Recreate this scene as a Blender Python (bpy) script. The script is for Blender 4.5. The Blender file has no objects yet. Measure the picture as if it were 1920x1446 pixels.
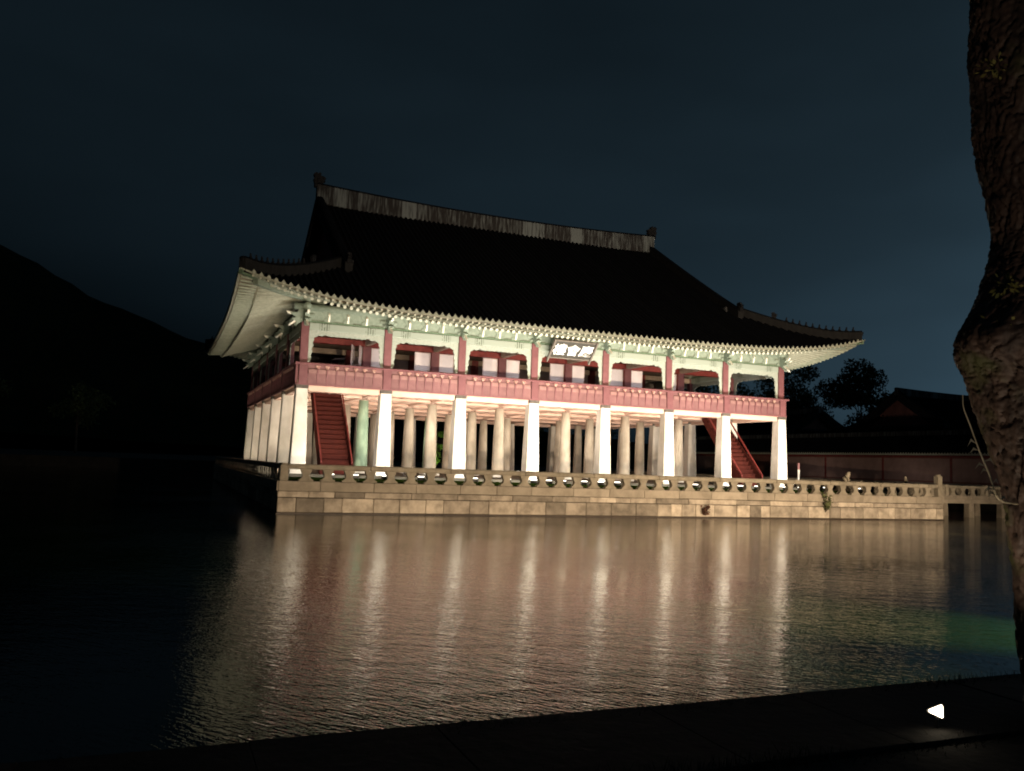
import bpy, math, random
import numpy as np
from mathutils import Vector, Matrix, Euler
random.seed(11)
rng = np.random.default_rng(5)
S = bpy.context.scene
COL = S.collection
R = math.radians

# ------------------------------------------------------------------ camera
def set_camera():
    yaw, pitch, roll, f = 0.39126, 0.09126, 0.03611, 1584.3
    fw = Vector((math.sin(yaw)*math.cos(pitch), math.cos(yaw)*math.cos(pitch), math.sin(pitch)))
    r0 = Vector((math.cos(yaw), -math.sin(yaw), 0)); u0 = r0.cross(fw)
    r = math.cos(roll)*r0 + math.sin(roll)*u0
    u = -math.sin(roll)*r0 + math.cos(roll)*u0
    cam = bpy.data.cameras.new('camera'); o = bpy.data.objects.new('camera', cam); COL.objects.link(o)
    cam.sensor_width = 36; cam.sensor_fit = 'HORIZONTAL'; cam.lens = f/1920*36
    cam.clip_start = 0.1; cam.clip_end = 5000
    m = Matrix((r, u, -fw)).transposed().to_4x4(); m.translation = Vector((-7.32, -49.614, 2.745))
    o.matrix_world = m
    S.camera = o
set_camera()

# ------------------------------------------------------------------ sky, night sun, exposure
SUN_EL, SUN_ROT = -4.8, 111.0
SKY_C, SKY_POW, SKY_FLOOR, SKY_GAIN = (.43, .84, 1.18), 1.0, .0005, 14.5
def set_world():
    w = bpy.data.worlds.new('World'); S.world = w; w.use_nodes = True
    nt = w.node_tree; bg = nt.nodes['Background']
    sk = nt.nodes.new('ShaderNodeTexSky'); sk.sky_type = 'NISHITA'; sk.sun_disc = False
    sk.sun_elevation = R(SUN_EL); sk.sun_rotation = R(SUN_ROT)
    bw = nt.nodes.new('ShaderNodeRGBToBW'); nt.links.new(sk.outputs[0], bw.inputs[0])
    # thin overcast lit by the town: an even floor under the dusk glow, broken by soft cloud
    tc = nt.nodes.new('ShaderNodeTexCoord')
    no = nt.nodes.new('ShaderNodeTexNoise'); no.inputs['Scale'].default_value = 2.2; no.inputs['Detail'].default_value = 3
    mp = nt.nodes.new('ShaderNodeMapping'); mp.inputs['Scale'].default_value = (1, 1, 3.0)
    nt.links.new(tc.outputs['Generated'], mp.inputs[0]); nt.links.new(mp.outputs[0], no.inputs['Vector'])
    mr = nt.nodes.new('ShaderNodeMapRange'); mr.inputs[1].default_value = .3; mr.inputs[2].default_value = .7
    mr.inputs[3].default_value = .8; mr.inputs[4].default_value = 1.15
    nt.links.new(no.outputs[0], mr.inputs[0])
    pw = nt.nodes.new('ShaderNodeMath'); pw.operation = 'POWER'; pw.inputs[1].default_value = SKY_POW
    nt.links.new(bw.outputs[0], pw.inputs[0])
    ad = nt.nodes.new('ShaderNodeMath'); ad.operation = 'MULTIPLY_ADD'; ad.inputs[1].default_value = SKY_GAIN; ad.inputs[2].default_value = SKY_FLOOR
    nt.links.new(pw.outputs[0], ad.inputs[0])
    mu = nt.nodes.new('ShaderNodeMath'); mu.operation = 'MULTIPLY'
    nt.links.new(ad.outputs[0], mu.inputs[0]); nt.links.new(mr.outputs[0], mu.inputs[1])
    mx = nt.nodes.new('ShaderNodeVectorMath'); mx.operation = 'SCALE'; mx.inputs[0].default_value = (SKY_C)
    nt.links.new(mu.outputs[0], mx.inputs['Scale'])
    nt.links.new(mx.outputs[0], bg.inputs[0]); bg.inputs[1].default_value = 0.15
    s = bpy.data.lights.new('night_sun', 'SUN'); s.energy = 0.004; s.angle = R(10); s.color = (.75, .85, 1)
    so = bpy.data.objects.new('night_sun', s); COL.objects.link(so)
    so.rotation_euler = (R(70), 0, R(-SUN_ROT))
    so.location = (0, -60, 60)
    S.view_settings.view_transform = 'Standard'; S.view_settings.look = 'None'
    S.view_settings.exposure = 0; S.view_settings.gamma = 1; S.view_settings.use_curve_mapping = False
    S.cycles.use_denoising = True
    S.cycles.filter_width = 1.9
    S.cycles.max_bounces = 6; S.cycles.diffuse_bounces = 3; S.cycles.glossy_bounces = 3
    S.cycles.transmission_bounces = 2; S.cycles.sample_clamp_indirect = 6
    S.cycles.caustics_reflective = False; S.cycles.caustics_refractive = False
set_world()

# ------------------------------------------------------------------ helpers
WO = {}                                   # thing-space origin of every object
def V(*a): return Vector(a if len(a) > 1 else a[0])

class MB:
    def __init__(s): s.v = []; s.f = []; s.m = []; s.mi = 0; s.smooth = False
    def add(s, vs, fs, mi=None):
        n = len(s.v); s.v += [tuple(p) for p in vs]
        s.f += [tuple(i+n for i in q) for q in fs]; s.m += [s.mi if mi is None else mi]*len(fs)
        return s
    def box(s, lo, hi, mi=None):
        (a, b, c), (d, e, f) = lo, hi
        return s.add([(a,b,c),(d,b,c),(d,e,c),(a,e,c),(a,b,f),(d,b,f),(d,e,f),(a,e,f)],
                     [(0,3,2,1),(4,5,6,7),(0,1,5,4),(1,2,6,5),(2,3,7,6),(3,0,4,7)], mi)
    def cbox(s, lo, hi, b=.02, mi=None):   # box with chamfered edges on all faces
        lo = np.array(lo, float); hi = np.array(hi, float)
        b = min(b, *((hi-lo)*.45))
        vs = []; idx = {}
        for ix in (0, 1):
            for iy in (0, 1):
                for iz in (0, 1):
                    for ax in range(3):
                        p = [lo[k] if (ix, iy, iz)[k] == 0 else hi[k] for k in range(3)]
                        for k in range(3):
                            if k != ax: p[k] += b if (ix, iy, iz)[k] == 0 else -b
                        idx[(ix, iy, iz, ax)] = len(vs); vs.append(tuple(p))
        fs = []
        for ax in range(3):
            a1, a2 = (ax+1) % 3, (ax+2) % 3
            for sd in (0, 1):
                q = []
                for (i, j) in ((0,0),(1,0),(1,1),(0,1)):
                    c = [0,0,0]; c[ax] = sd; c[a1] = i; c[a2] = j
                    q.append(idx[(*c, ax)])
                fs.append(tuple(q if sd else q[::-1]))
        for ax in range(3):                # edge strips
            a1, a2 = (ax+1) % 3, (ax+2) % 3
            for i in (0, 1):
                for j in (0, 1):
                    c0 = [0,0,0]; c0[a1] = i; c0[a2] = j; c1 = list(c0); c1[ax] = 1
                    q = (idx[(*c0, a1)], idx[(*c1, a1)], idx[(*c1, a2)], idx[(*c0, a2)])
                    fs.append(q if (i == j) else q[::-1])
        for ix in (0, 1):
            for iy in (0, 1):
                for iz in (0, 1):
                    q = tuple(idx[(ix, iy, iz, k)] for k in range(3))
                    fs.append(q if (ix+iy+iz) % 2 else q[::-1])
        return s.add(vs, fs, mi)
    def frustum(s, cx, cy, z0, z1, w0, w1, ch=.06, mi=None):   # square tapered shaft with chamfered corners
        def ring(w, z):
            h = w/2; c = ch
            return [(cx+x, cy+y, z) for x, y in ((-h+c,-h),(h-c,-h),(h,-h+c),(h,h-c),(h-c,h),(-h+c,h),(-h,h-c),(-h,-h+c))]
        vs = ring(w0, z0) + ring(w1, z1)
        fs = [(i, (i+1) % 8, (i+1) % 8+8, i+8) for i in range(8)] + [tuple(range(7, -1, -1)), tuple(range(8, 16))]
        return s.add(vs, fs, mi)
    def lathe(s, cx, cy, prof, n=20, mi=None):   # prof: (r, z)
        vs = [(cx+r*math.cos(2*math.pi*i/n), cy+r*math.sin(2*math.pi*i/n), z) for r, z in prof for i in range(n)]
        fs = [(k*n+i, k*n+(i+1) % n, (k+1)*n+(i+1) % n, (k+1)*n+i) for k in range(len(prof)-1) for i in range(n)]
        fs += [tuple(range(n-1, -1, -1)), tuple(range((len(prof)-1)*n, len(prof)*n))]
        return s.add(vs, fs, mi)
    def tube(s, pts, rad, n=6, mi=None, capmi=None):
        pts = [Vector(p) for p in pts]
        if not isinstance(rad, (list, tuple)): rad = [rad]*len(pts)
        vs = []; up = Vector((0.03, 0.02, 1))
        for i, p in enumerate(pts):
            d = (pts[min(i+1, len(pts)-1)] - pts[max(i-1, 0)]).normalized()
            a = d.cross(up)
            if a.length < 1e-3: a = d.cross(Vector((1, 0, 0)))
            a.normalize(); b = a.cross(d)
            for k in range(n):
                t = 2*math.pi*(k+.5)/n
                vs.append(p + float(rad[i])*(math.cos(t)*a + math.sin(t)*b))
        fs = [(i*n+k, (i+1)*n+k, (i+1)*n+(k+1) % n, i*n+(k+1) % n) for i in range(len(pts)-1) for k in range(n)]
        s.add(vs, fs, mi)
        o = len(s.v)-len(vs)
        s.f += [tuple(o+k for k in range(n)), tuple(o+(len(pts)-1)*n+k for k in range(n-1, -1, -1))]
        c = s.mi if mi is None else mi
        s.m += [c if capmi is None else capmi, c]
        return s
    def sweep(s, prof, pts, side, mi=None, closed=True, capmi=None):
        """prof: (a, h): a along `side` vector, h along +z"""
        side = Vector(side); n = len(prof)
        vs = [Vector(p) + side*a + Vector((0, 0, h)) for p in pts for a, h in prof]
        m = n if closed else n-1
        fs = [(i*n+k, i*n+(k+1) % n, (i+1)*n+(k+1) % n, (i+1)*n+k) for i in range(len(pts)-1) for k in range(m)]
        s.add(vs, fs, mi); o = len(s.v)-len(vs)
        if closed or capmi is not None:
            s.f += [tuple(o+k for k in range(n-1, -1, -1)), tuple(o+(len(pts)-1)*n+k for k in range(n))]
            c = s.mi if mi is None else mi
            s.m += [c if capmi is None else capmi, c]
        return s
    def prism(s, poly, fn, t0, t1, mi=None):
        """poly: 2-D outline; fn(a, b, t) -> 3-D"""
        n = len(poly)
        vs = [fn(a, b, t0) for a, b in poly] + [fn(a, b, t1) for a, b in poly]
        fs = [(i, (i+1) % n, (i+1) % n+n, i+n) for i in range(n)] + [tuple(range(n-1, -1, -1)), tuple(range(n, 2*n))]
        return s.add(vs, fs, mi)
    def mesh(s, name, mats, origin=(0, 0, 0)):
        me = bpy.data.meshes.new(name); o = Vector(origin)
        me.from_pydata([Vector(p)-o for p in s.v], [], s.f)
        for m in (mats if isinstance(mats, (list, tuple)) else [mats]): me.materials.append(m)
        if any(s.m): me.polygons.foreach_set('material_index', s.m)
        if s.smooth: me.polygons.foreach_set('use_smooth', [True]*len(me.polygons))
        me.update()
        return me

def tag(o, label=None, cat=None, group=None, kind=None):
    if label: o['label'] = label
    if cat: o['category'] = cat
    if group: o['group'] = group
    if kind: o['kind'] = kind
    return o
def place(name, me, org, parent=None, rot=None, scale=None):
    o = bpy.data.objects.new(name, me); COL.objects.link(o)
    org = Vector(org); WO[o] = org
    if parent: o.parent = parent; o.location = org - WO[parent]
    else: o.location = org
    if rot: o.rotation_euler = rot
    if scale: o.scale = scale
    return o
def build(name, mb, mats, parent=None, origin=None, smooth=None, kind=None):
    if smooth is not None: mb.smooth = smooth
    if origin is None:
        a = np.array(mb.v, float); lo, hi = a.min(0), a.max(0)
        origin = ((lo[0]+hi[0])/2, (lo[1]+hi[1])/2, lo[2])
    o = place(name, mb.mesh(name, mats, origin), origin, parent)
    if kind: o['kind'] = kind
    return o
def thing(name, loc, label, cat, group=None, rz=0, local=False):
    o = bpy.data.objects.new(name, None); COL.objects.link(o)
    o.location = loc; o.rotation_euler = (0, 0, rz); o.empty_display_size = .3
    WO[o] = Vector((0, 0, 0)) if local else Vector(loc)
    return tag(o, label, cat, group)

# ------------------------------------------------------------------ materials
def mat(name, c1, c2=None, scale=3.0, rough=.8, bump=0, bscale=None, stretch=(1,1,1), rand=0, coords='Object', detail=5, spec=.3, metal=0, contrast=(.35, .65)):
    m = bpy.data.materials.new(name); m.use_nodes = True; nt = m.node_tree
    b = nt.nodes['Principled BSDF']; b.inputs['Roughness'].default_value = rough
    b.inputs['Specular IOR Level'].default_value = spec; b.inputs['Metallic'].default_value = metal
    tc = nt.nodes.new('ShaderNodeTexCoord'); mp = nt.nodes.new('ShaderNodeMapping'); mp.inputs['Scale'].default_value = stretch
    nt.links.new(tc.outputs[coords], mp.inputs[0])
    oi = nt.nodes.new('ShaderNodeObjectInfo')
    sc = nt.nodes.new('ShaderNodeVectorMath'); sc.operation = 'MULTIPLY_ADD'; sc.inputs[1].default_value = (37, 53, 71)
    cmb = nt.nodes.new('ShaderNodeCombineXYZ')
    for k in range(3): nt.links.new(oi.outputs['Random'], cmb.inputs[k])
    nt.links.new(cmb.outputs[0], sc.inputs[0]); nt.links.new(mp.outputs[0], sc.inputs[2])
    no = nt.nodes.new('ShaderNodeTexNoise'); no.inputs['Scale'].default_value = scale; no.inputs['Detail'].default_value = detail
    no.inputs['Roughness'].default_value = .6
    nt.links.new(sc.outputs[0], no.inputs['Vector'])
    mr = nt.nodes.new('ShaderNodeMapRange'); mr.inputs[1].default_value, mr.inputs[2].default_value = contrast
    nt.links.new(no.outputs[0], mr.inputs[0])
    mix = nt.nodes.new('ShaderNodeMix'); mix.data_type = 'RGBA'
    mix.inputs[6].default_value = (*c1, 1); mix.inputs[7].default_value = (*(c2 or [x*.6 for x in c1]), 1)
    nt.links.new(mr.outputs[0], mix.inputs[0])
    out = mix.outputs[2]
    if rand:
        mr2 = nt.nodes.new('ShaderNodeMapRange'); mr2.inputs[3].default_value = 1-rand; mr2.inputs[4].default_value = 1+rand*.6
        nt.links.new(oi.outputs['Random'], mr2.inputs[0])
        sv = nt.nodes.new('ShaderNodeVectorMath'); sv.operation = 'SCALE'
        nt.links.new(out, sv.inputs[0]); nt.links.new(mr2.outputs[0], sv.inputs['Scale']); out = sv.outputs[0]
    nt.links.new(out, b.inputs['Base Color'])
    if bump:
        n2 = nt.nodes.new('ShaderNodeTexNoise'); n2.inputs['Scale'].default_value = bscale or scale*4; n2.inputs['Detail'].default_value = 6
        nt.links.new(sc.outputs[0], n2.inputs['Vector'])
        bp = nt.nodes.new('ShaderNodeBump'); bp.inputs['Distance'].default_value = bump; bp.inputs['Strength'].default_value = 1
        nt.links.new(n2.outputs[0], bp.inputs['Height']); nt.links.new(bp.outputs[0], b.inputs['Normal'])
    return m
def emit(name, c, s):
    m = bpy.data.materials.new(name); m.use_nodes = True
    b = m.node_tree.nodes['Principled BSDF']; b.inputs['Base Color'].default_value = (.8, .8, .8, 1)
    b.inputs['Emission Color'].default_value = (*c, 1); b.inputs['Emission Strength'].default_value = s
    return m

M = {}
M['granite'] = mat('granite_column', (.60, .56, .49), (.44, .40, .33), 1.1, .85, .004, 30, stretch=(1, 1, .55), rand=.12)
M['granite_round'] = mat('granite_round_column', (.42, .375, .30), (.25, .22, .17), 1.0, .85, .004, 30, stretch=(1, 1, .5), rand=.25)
M['granite_green_lit'] = mat('green_lit_granite', (.30, .42, .30), (.16, .24, .17), 1.4, .85, .004, 30, stretch=(1, 1, .5))  # greenish lamp light put into the stone colour
M['cap'] = mat('cap_stone', (.10, .085, .07), (.06, .05, .04), 5, .9)
M['wall'] = mat('wall_stone', (.42, .355, .27), (.21, .175, .13), 1.6, .88, .014, 12, rand=.5)
M['coping'] = mat('coping_stone', (.33, .28, .21), (.22, .185, .135), 1.3, .88, .008, 14, rand=.14)
M['baluster'] = mat('balustrade_stone', (.29, .25, .185), (.18, .155, .11), 2.0, .88, .008, 16, rand=.12)
M['mortar'] = mat('wall_core', (.05, .04, .03), (.03, .025, .018), 3, .95)
M['wet'] = mat('wet_footing', (.06, .04, .025), (.03, .02, .012), 3, .5)
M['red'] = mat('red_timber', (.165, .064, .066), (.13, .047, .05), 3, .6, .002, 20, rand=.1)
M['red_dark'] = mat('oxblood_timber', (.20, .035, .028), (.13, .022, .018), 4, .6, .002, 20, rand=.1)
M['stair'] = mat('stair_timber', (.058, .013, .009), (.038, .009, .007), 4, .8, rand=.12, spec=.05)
M['panel'] = mat('railing_board', (.18, .084, .080), (.14, .062, .061), 3, .65, rand=.12)
M['panel_lit'] = mat('railing_ledge_lit', (.24, .125, .112), (.19, .095, .086), 4, .65, rand=.1)  # lighter tone puts the light from below into the ledge colour
M['lotus'] = mat('lotus_block', (.42, .28, .22), (.28, .12, .10), 14, .7, contrast=(.45, .55))
M['peach'] = mat('soffit_paint', (.58, .40, .315), (.49, .32, .245), .9, .75, rand=.06)
M['green'] = mat('dancheong_green', (.24, .285, .225), (.175, .22, .17), 6, .7, rand=.06)
M['green_dark'] = mat('dancheong_deep_green', (.15, .22, .14), (.08, .13, .08), 12, .7)
M['cream'] = mat('rafter_end_cream', (.60, .61, .50), (.47, .48, .38), 8, .7)
M['white'] = mat('white_tongue', (.8, .78, .68), (.7, .66, .54), 10, .7)
M['rafter'] = mat('rafter_paint', (.32, .325, .25), (.24, .25, .19), 5, .7, rand=.08)
M['fly'] = mat('flying_rafter_paint', (.30, .325, .25), (.22, .25, .19), 5, .7, rand=.08)
M['board'] = mat('eave_boarding', (.34, .31, .235), (.25, .22, .165), 4, .8)
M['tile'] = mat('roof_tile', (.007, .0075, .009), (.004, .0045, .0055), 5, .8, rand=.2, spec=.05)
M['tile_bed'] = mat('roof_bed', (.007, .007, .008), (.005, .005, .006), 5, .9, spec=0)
M['tile_end'] = mat('tile_end_lime', (.40, .41, .33), (.22, .24, .19), 12, .8)
M['ornament'] = mat('fired_ornament', (.012, .012, .013), (.008, .008, .009), 9, .7, spec=.1)
M['paper'] = mat('paper_door', (.78, .745, .75), (.68, .645, .65), 1.2, .85, rand=.06)
M['paper_frame'] = mat('door_frame', (.6, .5, .48), (.5, .4, .38), 5, .7)
M['ceil'] = mat('hall_ceiling', (.36, .28, .20), (.24, .19, .13), 2.0, .8)
M['partition'] = mat('brown_partition', (.34, .26, .21), (.22, .17, .13), 1.5, .8, rand=.25)
M['floor'] = mat('hall_floor', (.24, .16, .10), (.16, .10, .06), 2.0, .5)
M['dirt'] = mat('island_soil', (.024, .040, .007), (.012, .022, .003), 2.0, .95, .02, 6, spec=0)
M['terrace'] = mat('terrace_paving', (.085, .075, .055), (.05, .045, .032), 1.5, .9, .006, 9)
M['plaque'] = mat('plaque_board', (.05, .047, .037), (.036, .034, .027), 6, .6)
M['plaque_frame'] = mat('plaque_frame', (.15, .13, .105), (.11, .095, .08), 10, .65)
M['letter'] = mat('letter_white', (.88, .88, .85), (.84, .84, .8), 4, .6)
M['black_metal'] = mat('black_metal', (.02, .02, .02), (.03, .03, .03), 8, .45, spec=.4)
M['lens'] = emit('lamp_glass', (1, .93, .78), 4)
M['lens_bank'] = emit('lamp_glass_bank', (1, .84, .6), 14)
M['bank'] = mat('bank_soil', (.030, .026, .02), (.016, .014, .011), 1.2, .95, .03, 5)
M['kerb'] = mat('bank_kerb', (.013, .011, .009), (.008, .007, .006), 1.6, .9, .01, 10, rand=.2)
M['path'] = mat('bank_path', (.014, .012, .010), (.009, .008, .007), 2.5, .95, .01, 12)
M['hill'] = mat('hill', (.018, .024, .014), (.01, .014, .008), .02, 1, spec=0)
M['leaf'] = mat('leaves', (.036, .055, .018), (.02, .034, .010), 1.5, .7, rand=.2, spec=.2)
M['leaf_bright'] = mat('bright_leaves', (.10, .20, .03), (.06, .13, .02), 3, .6, spec=.25)
M['weed'] = mat('weed_leaves', (.10, .11, .035), (.05, .06, .02), 3, .7)
M['dead_weed'] = mat('dry_weed', (.10, .04, .02), (.05, .022, .012), 4, .8)
M['wood'] = mat('tree_wood', (.05, .038, .028), (.03, .022, .016), 3, .9)
M['palace_wall'] = mat('palace_wall', (.20, .085, .065), (.13, .055, .045), .8, .9)
M['palace_plaster'] = mat('palace_plaster', (.30, .20, .17), (.22, .14, .12), .7, .9)
M['palace_base'] = mat('palace_base', (.25, .2, .16), (.16, .13, .10), 1, .9, rand=.2)
M['grass'] = mat('grass_blades', (.010, .013, .005), (.006, .008, .003), 2, .8)

def bark_material():
    m = mat('bark', (.098, .062, .047), (.036, .024, .019), 9, .62, .006, 40, stretch=(1, 1, .6), spec=.4)
    nt = m.node_tree; b = nt.nodes['Principled BSDF']; old = b.inputs['Base Color'].links[0].from_socket
    tc = nt.nodes.new('ShaderNodeTexCoord'); n = nt.nodes.new('ShaderNodeTexNoise'); n.inputs['Scale'].default_value = 2.6; n.inputs['Detail'].default_value = 7
    nt.links.new(tc.outputs['Object'], n.inputs['Vector'])
    mr = nt.nodes.new('ShaderNodeMapRange'); mr.inputs[1].default_value = .57; mr.inputs[2].default_value = .74; nt.links.new(n.outputs[0], mr.inputs[0])
    mx = nt.nodes.new('ShaderNodeMix'); mx.data_type = 'RGBA'; mx.inputs[7].default_value = (.075, .085, .028, 1)
    nt.links.new(mr.outputs[0], mx.inputs[0]); nt.links.new(old, mx.inputs[6]); nt.links.new(mx.outputs[2], b.inputs['Base Color'])
    return m
M['bark'] = bark_material()

def ridge_plaster():
    m = bpy.data.materials.new('ridge_plaster'); m.use_nodes = True; nt = m.node_tree
    b = nt.nodes['Principled BSDF']; b.inputs['Roughness'].default_value = .9; b.inputs['Specular IOR Level'].default_value = .1
    tc = nt.nodes.new('ShaderNodeTexCoord')
    def nz(scale, st, det):
        mp = nt.nodes.new('ShaderNodeMapping'); mp.inputs['Scale'].default_value = st
        nt.links.new(tc.outputs['Object'], mp.inputs[0])
        n = nt.nodes.new('ShaderNodeTexNoise'); n.inputs['Scale'].default_value = scale; n.inputs['Detail'].default_value = det
        nt.links.new(mp.outputs[0], n.inputs['Vector']); return n.outputs[0]
    streak = nz(2.4, (2.6, 2.6, .3), 6)
    patch = nt.nodes.new('ShaderNodeTexVoronoi'); patch.voronoi_dimensions = '1D'; patch.inputs['Scale'].default_value = .95
    sx = nt.nodes.new('ShaderNodeSeparateXYZ'); nt.links.new(tc.outputs['Object'], sx.inputs[0]); nt.links.new(sx.outputs[0], patch.inputs['W'])
    cr = nt.nodes.new('ShaderNodeValToRGB'); cr.color_ramp.elements[0].position = .42; cr.color_ramp.elements[1].position = .68
    cr.color_ramp.elements[0].color = (.022, .021, .021, 1); cr.color_ramp.elements[1].color = (.115, .132, .136, 1)
    sepc = nt.nodes.new('ShaderNodeSeparateColor'); nt.links.new(patch.outputs['Color'], sepc.inputs[0])
    mr = nt.nodes.new('ShaderNodeMapRange'); mr.inputs[1].default_value = .55; mr.inputs[2].default_value = .95; mr.inputs[3].default_value = -.06; mr.inputs[4].default_value = .20
    nt.links.new(sepc.outputs[0], mr.inputs[0])
    ad = nt.nodes.new('ShaderNodeMath'); nt.links.new(streak, ad.inputs[0]); nt.links.new(mr.outputs[0], ad.inputs[1])
    nt.links.new(ad.outputs[0], cr.inputs[0]); nt.links.new(cr.outputs[0], b.inputs['Base Color'])
    return m
M['plaster'] = ridge_plaster()
M['hip_plaster'] = mat('stained_hip_plaster', (.016, .016, .016), (.009, .009, .009), 3, .9, stretch=(2, 2, .4), spec=.1)

def lintel_material():
    """pale green beam with painted bands near its ends (Object X runs along the beam, unit = metres)"""
    m = bpy.data.materials.new('painted_lintel'); m.use_nodes = True; nt = m.node_tree
    b = nt.nodes['Principled BSDF']; b.inputs['Roughness'].default_value = .7; b.inputs['Specular IOR Level'].default_value = .2
    tc = nt.nodes.new('ShaderNodeTexCoord'); sx = nt.nodes.new('ShaderNodeSeparateXYZ'); nt.links.new(tc.outputs['Generated'], sx.inputs[0])
    def mth(op, a, v=None, c=None):
        n = nt.nodes.new('ShaderNodeMath'); n.operation = op
        for i, q in enumerate((a, v, c)):
            if q is None: continue
            if isinstance(q, (int, float)): n.inputs[i].default_value = q
            else: nt.links.new(q, n.inputs[i])
        return n.outputs[0]
    u = mth('ABSOLUTE', mth('SUBTRACT', sx.outputs[0], .5))
    band = mth('MULTIPLY', mth('GREATER_THAN', u, .24), mth('LESS_THAN', u, .37))
    st = mth('GREATER_THAN', mth('SINE', mth('MULTIPLY', u, 190)), .15)
    no = nt.nodes.new('ShaderNodeTexNoise'); no.inputs['Scale'].default_value = 7; nt.links.new(tc.outputs['Object'], no.inputs['Vector'])
    k = mth('MULTIPLY', mth('MULTIPLY', band, st), mth('GREATER_THAN', no.outputs[0], .42))
    mx = nt.nodes.new('ShaderNodeMix'); mx.data_type = 'RGBA'; mx.inputs[6].default_value = (.26, .295, .245, 1); mx.inputs[7].default_value = (.10, .12, .085, 1)
    nt.links.new(k, mx.inputs[0]); nt.links.new(mx.outputs[2], b.inputs['Base Color'])
    return m
M['lintel'] = lintel_material()
M['valance'] = mat('valance_paint', (.33, .35, .30), (.25, .28, .23), 9, .7)

def water_material():
    m = bpy.data.materials.new('pond_water'); m.use_nodes = True; nt = m.node_tree
    b = nt.nodes['Principled BSDF']
    b.inputs['Base Color'].default_value = (.0008, .0014, .0005, 1); b.inputs['Roughness'].default_value = .035; b.inputs['IOR'].default_value = 1.33
    tc = nt.nodes.new('ShaderNodeTexCoord')
    def layer(scale, st, rot, det, w):
        mp = nt.nodes.new('ShaderNodeMapping'); mp.vector_type = 'TEXTURE'; mp.inputs['Scale'].default_value = tuple(1/q for q in st); mp.inputs['Rotation'].default_value = (0, 0, R(rot))
        nt.links.new(tc.outputs['Object'], mp.inputs[0])
        n = nt.nodes.new('ShaderNodeTexNoise'); n.inputs['Scale'].default_value = scale; n.inputs['Detail'].default_value = det
        n.inputs['Roughness'].default_value = .45; n.inputs['Distortion'].default_value = .35
        nt.links.new(mp.outputs[0], n.inputs['Vector'])
        k = nt.nodes.new('ShaderNodeMath'); k.operation = 'MULTIPLY'; k.inputs[1].default_value = w; nt.links.new(n.outputs[0], k.inputs[0])
        return k.outputs[0]
    a = layer(14., (.34, 1.1, 1), -52, 1.5, .0072)
    c = layer(2.6, (.5, 1.0, 1), -30, 1, .010)
    d = layer(24., (.75, 1.1, 1), -66, 1, .0030)
    s1 = nt.nodes.new('ShaderNodeMath'); nt.links.new(a, s1.inputs[0]); nt.links.new(c, s1.inputs[1])
    s2 = nt.nodes.new('ShaderNodeMath'); nt.links.new(s1.outputs[0], s2.inputs[0]); nt.links.new(d, s2.inputs[1])
    gn = nt.nodes.new('ShaderNodeTexNoise'); gn.inputs['Scale'].default_value = .16; gn.inputs['Detail'].default_value = 2; nt.links.new(tc.outputs['Object'], gn.inputs['Vector'])
    gr = nt.nodes.new('ShaderNodeMapRange'); gr.inputs[1].default_value = .35; gr.inputs[2].default_value = .65; gr.inputs[3].default_value = .55; gr.inputs[4].default_value = 1.35; nt.links.new(gn.outputs[0], gr.inputs[0])
    bp = nt.nodes.new('ShaderNodeBump'); bp.inputs['Strength'].default_value = 1; nt.links.new(gr.outputs[0], bp.inputs['Distance'])
    nt.links.new(s2.outputs[0], bp.inputs['Height']); nt.links.new(bp.outputs[0], b.inputs['Normal'])
    # dark diffuse share mixed in to dim the reflections
    df = nt.nodes.new('ShaderNodeBsdfDiffuse'); df.inputs[0].default_value = (.0016, .0026, .0010, 1)
    mx = nt.nodes.new('ShaderNodeMixShader'); mx.inputs[0].default_value = .03
    nt.links.new(b.outputs[0], mx.inputs[1]); nt.links.new(df.outputs[0], mx.inputs[2]); nt.links.new(mx.outputs[0], nt.nodes['Material Output'].inputs['Surface'])
    return m
M['water'] = water_material()

# ------------------------------------------------------------------ lamps
def spot(loc, target, power, color=(1, .9, .74), size=100, blend=.6, radius=.12, parent=None):
    l = bpy.data.lights.new('spot_light', 'SPOT'); l.energy = power; l.color = color; l.spot_size = R(size); l.spot_blend = blend; l.shadow_soft_size = radius
    o = bpy.data.objects.new('spot_light', l); COL.objects.link(o)
    d = (Vector(target)-Vector(loc)).normalized()
    o.rotation_euler = d.to_track_quat('-Z', 'Y').to_euler()
    if parent: o.parent = parent; o.location = Vector(loc)-WO[parent]
    else: o.location = loc
    return o
ORD = 'first second third fourth fifth sixth seventh eighth ninth tenth eleventh twelfth thirteenth fourteenth fifteenth sixteenth seventeenth eighteenth nineteenth twentieth'.split() + ['twenty-first']
_fl = {}
def flood_meshes():
    b = MB(); b.cbox((-.17, -.09, .14), (.17, .10, .30), .02); b.box((-.17, .10, .285), (.17, .17, .30))
    for x in (-.15, -.05, .05, .15): b.box((x-.006, -.12, .16), (x+.006, -.09, .28))
    _fl['housing'] = b.mesh('housing', M['black_metal'])
    b = MB(); b.cbox((-.15, -.085, .30), (.15, .10, .345), .015); _fl['lens'] = b.mesh('lens', M['lens'])
    b = MB(); b.box((-.20, -.02, .0), (-.18, .02, .24)); b.box((.18, -.02, 0), (.20, .02, .24)); b.box((-.20, -.05, 0), (.20, .05, .012))
    _fl['bracket'] = b.mesh('bracket', M['black_metal'])
def floodlight(loc, target, power, label, group, color=(1, .9, .74), size=110, blend=.5, radius=.12, lift=.40):
    if not _fl: flood_meshes()
    d = Vector(target)-Vector(loc); rz = math.atan2(d.y, d.x)-math.pi/2
    t = thing('floodlight', loc, label, 'floodlight', group)
    for n in ('housing', 'lens', 'bracket'): place(n, _fl[n], loc, t, rot=(0, 0, rz))
    spot(Vector(loc)+Vector((0, 0, lift)), target, power, color, size, blend, radius, t)
    return t

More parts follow.
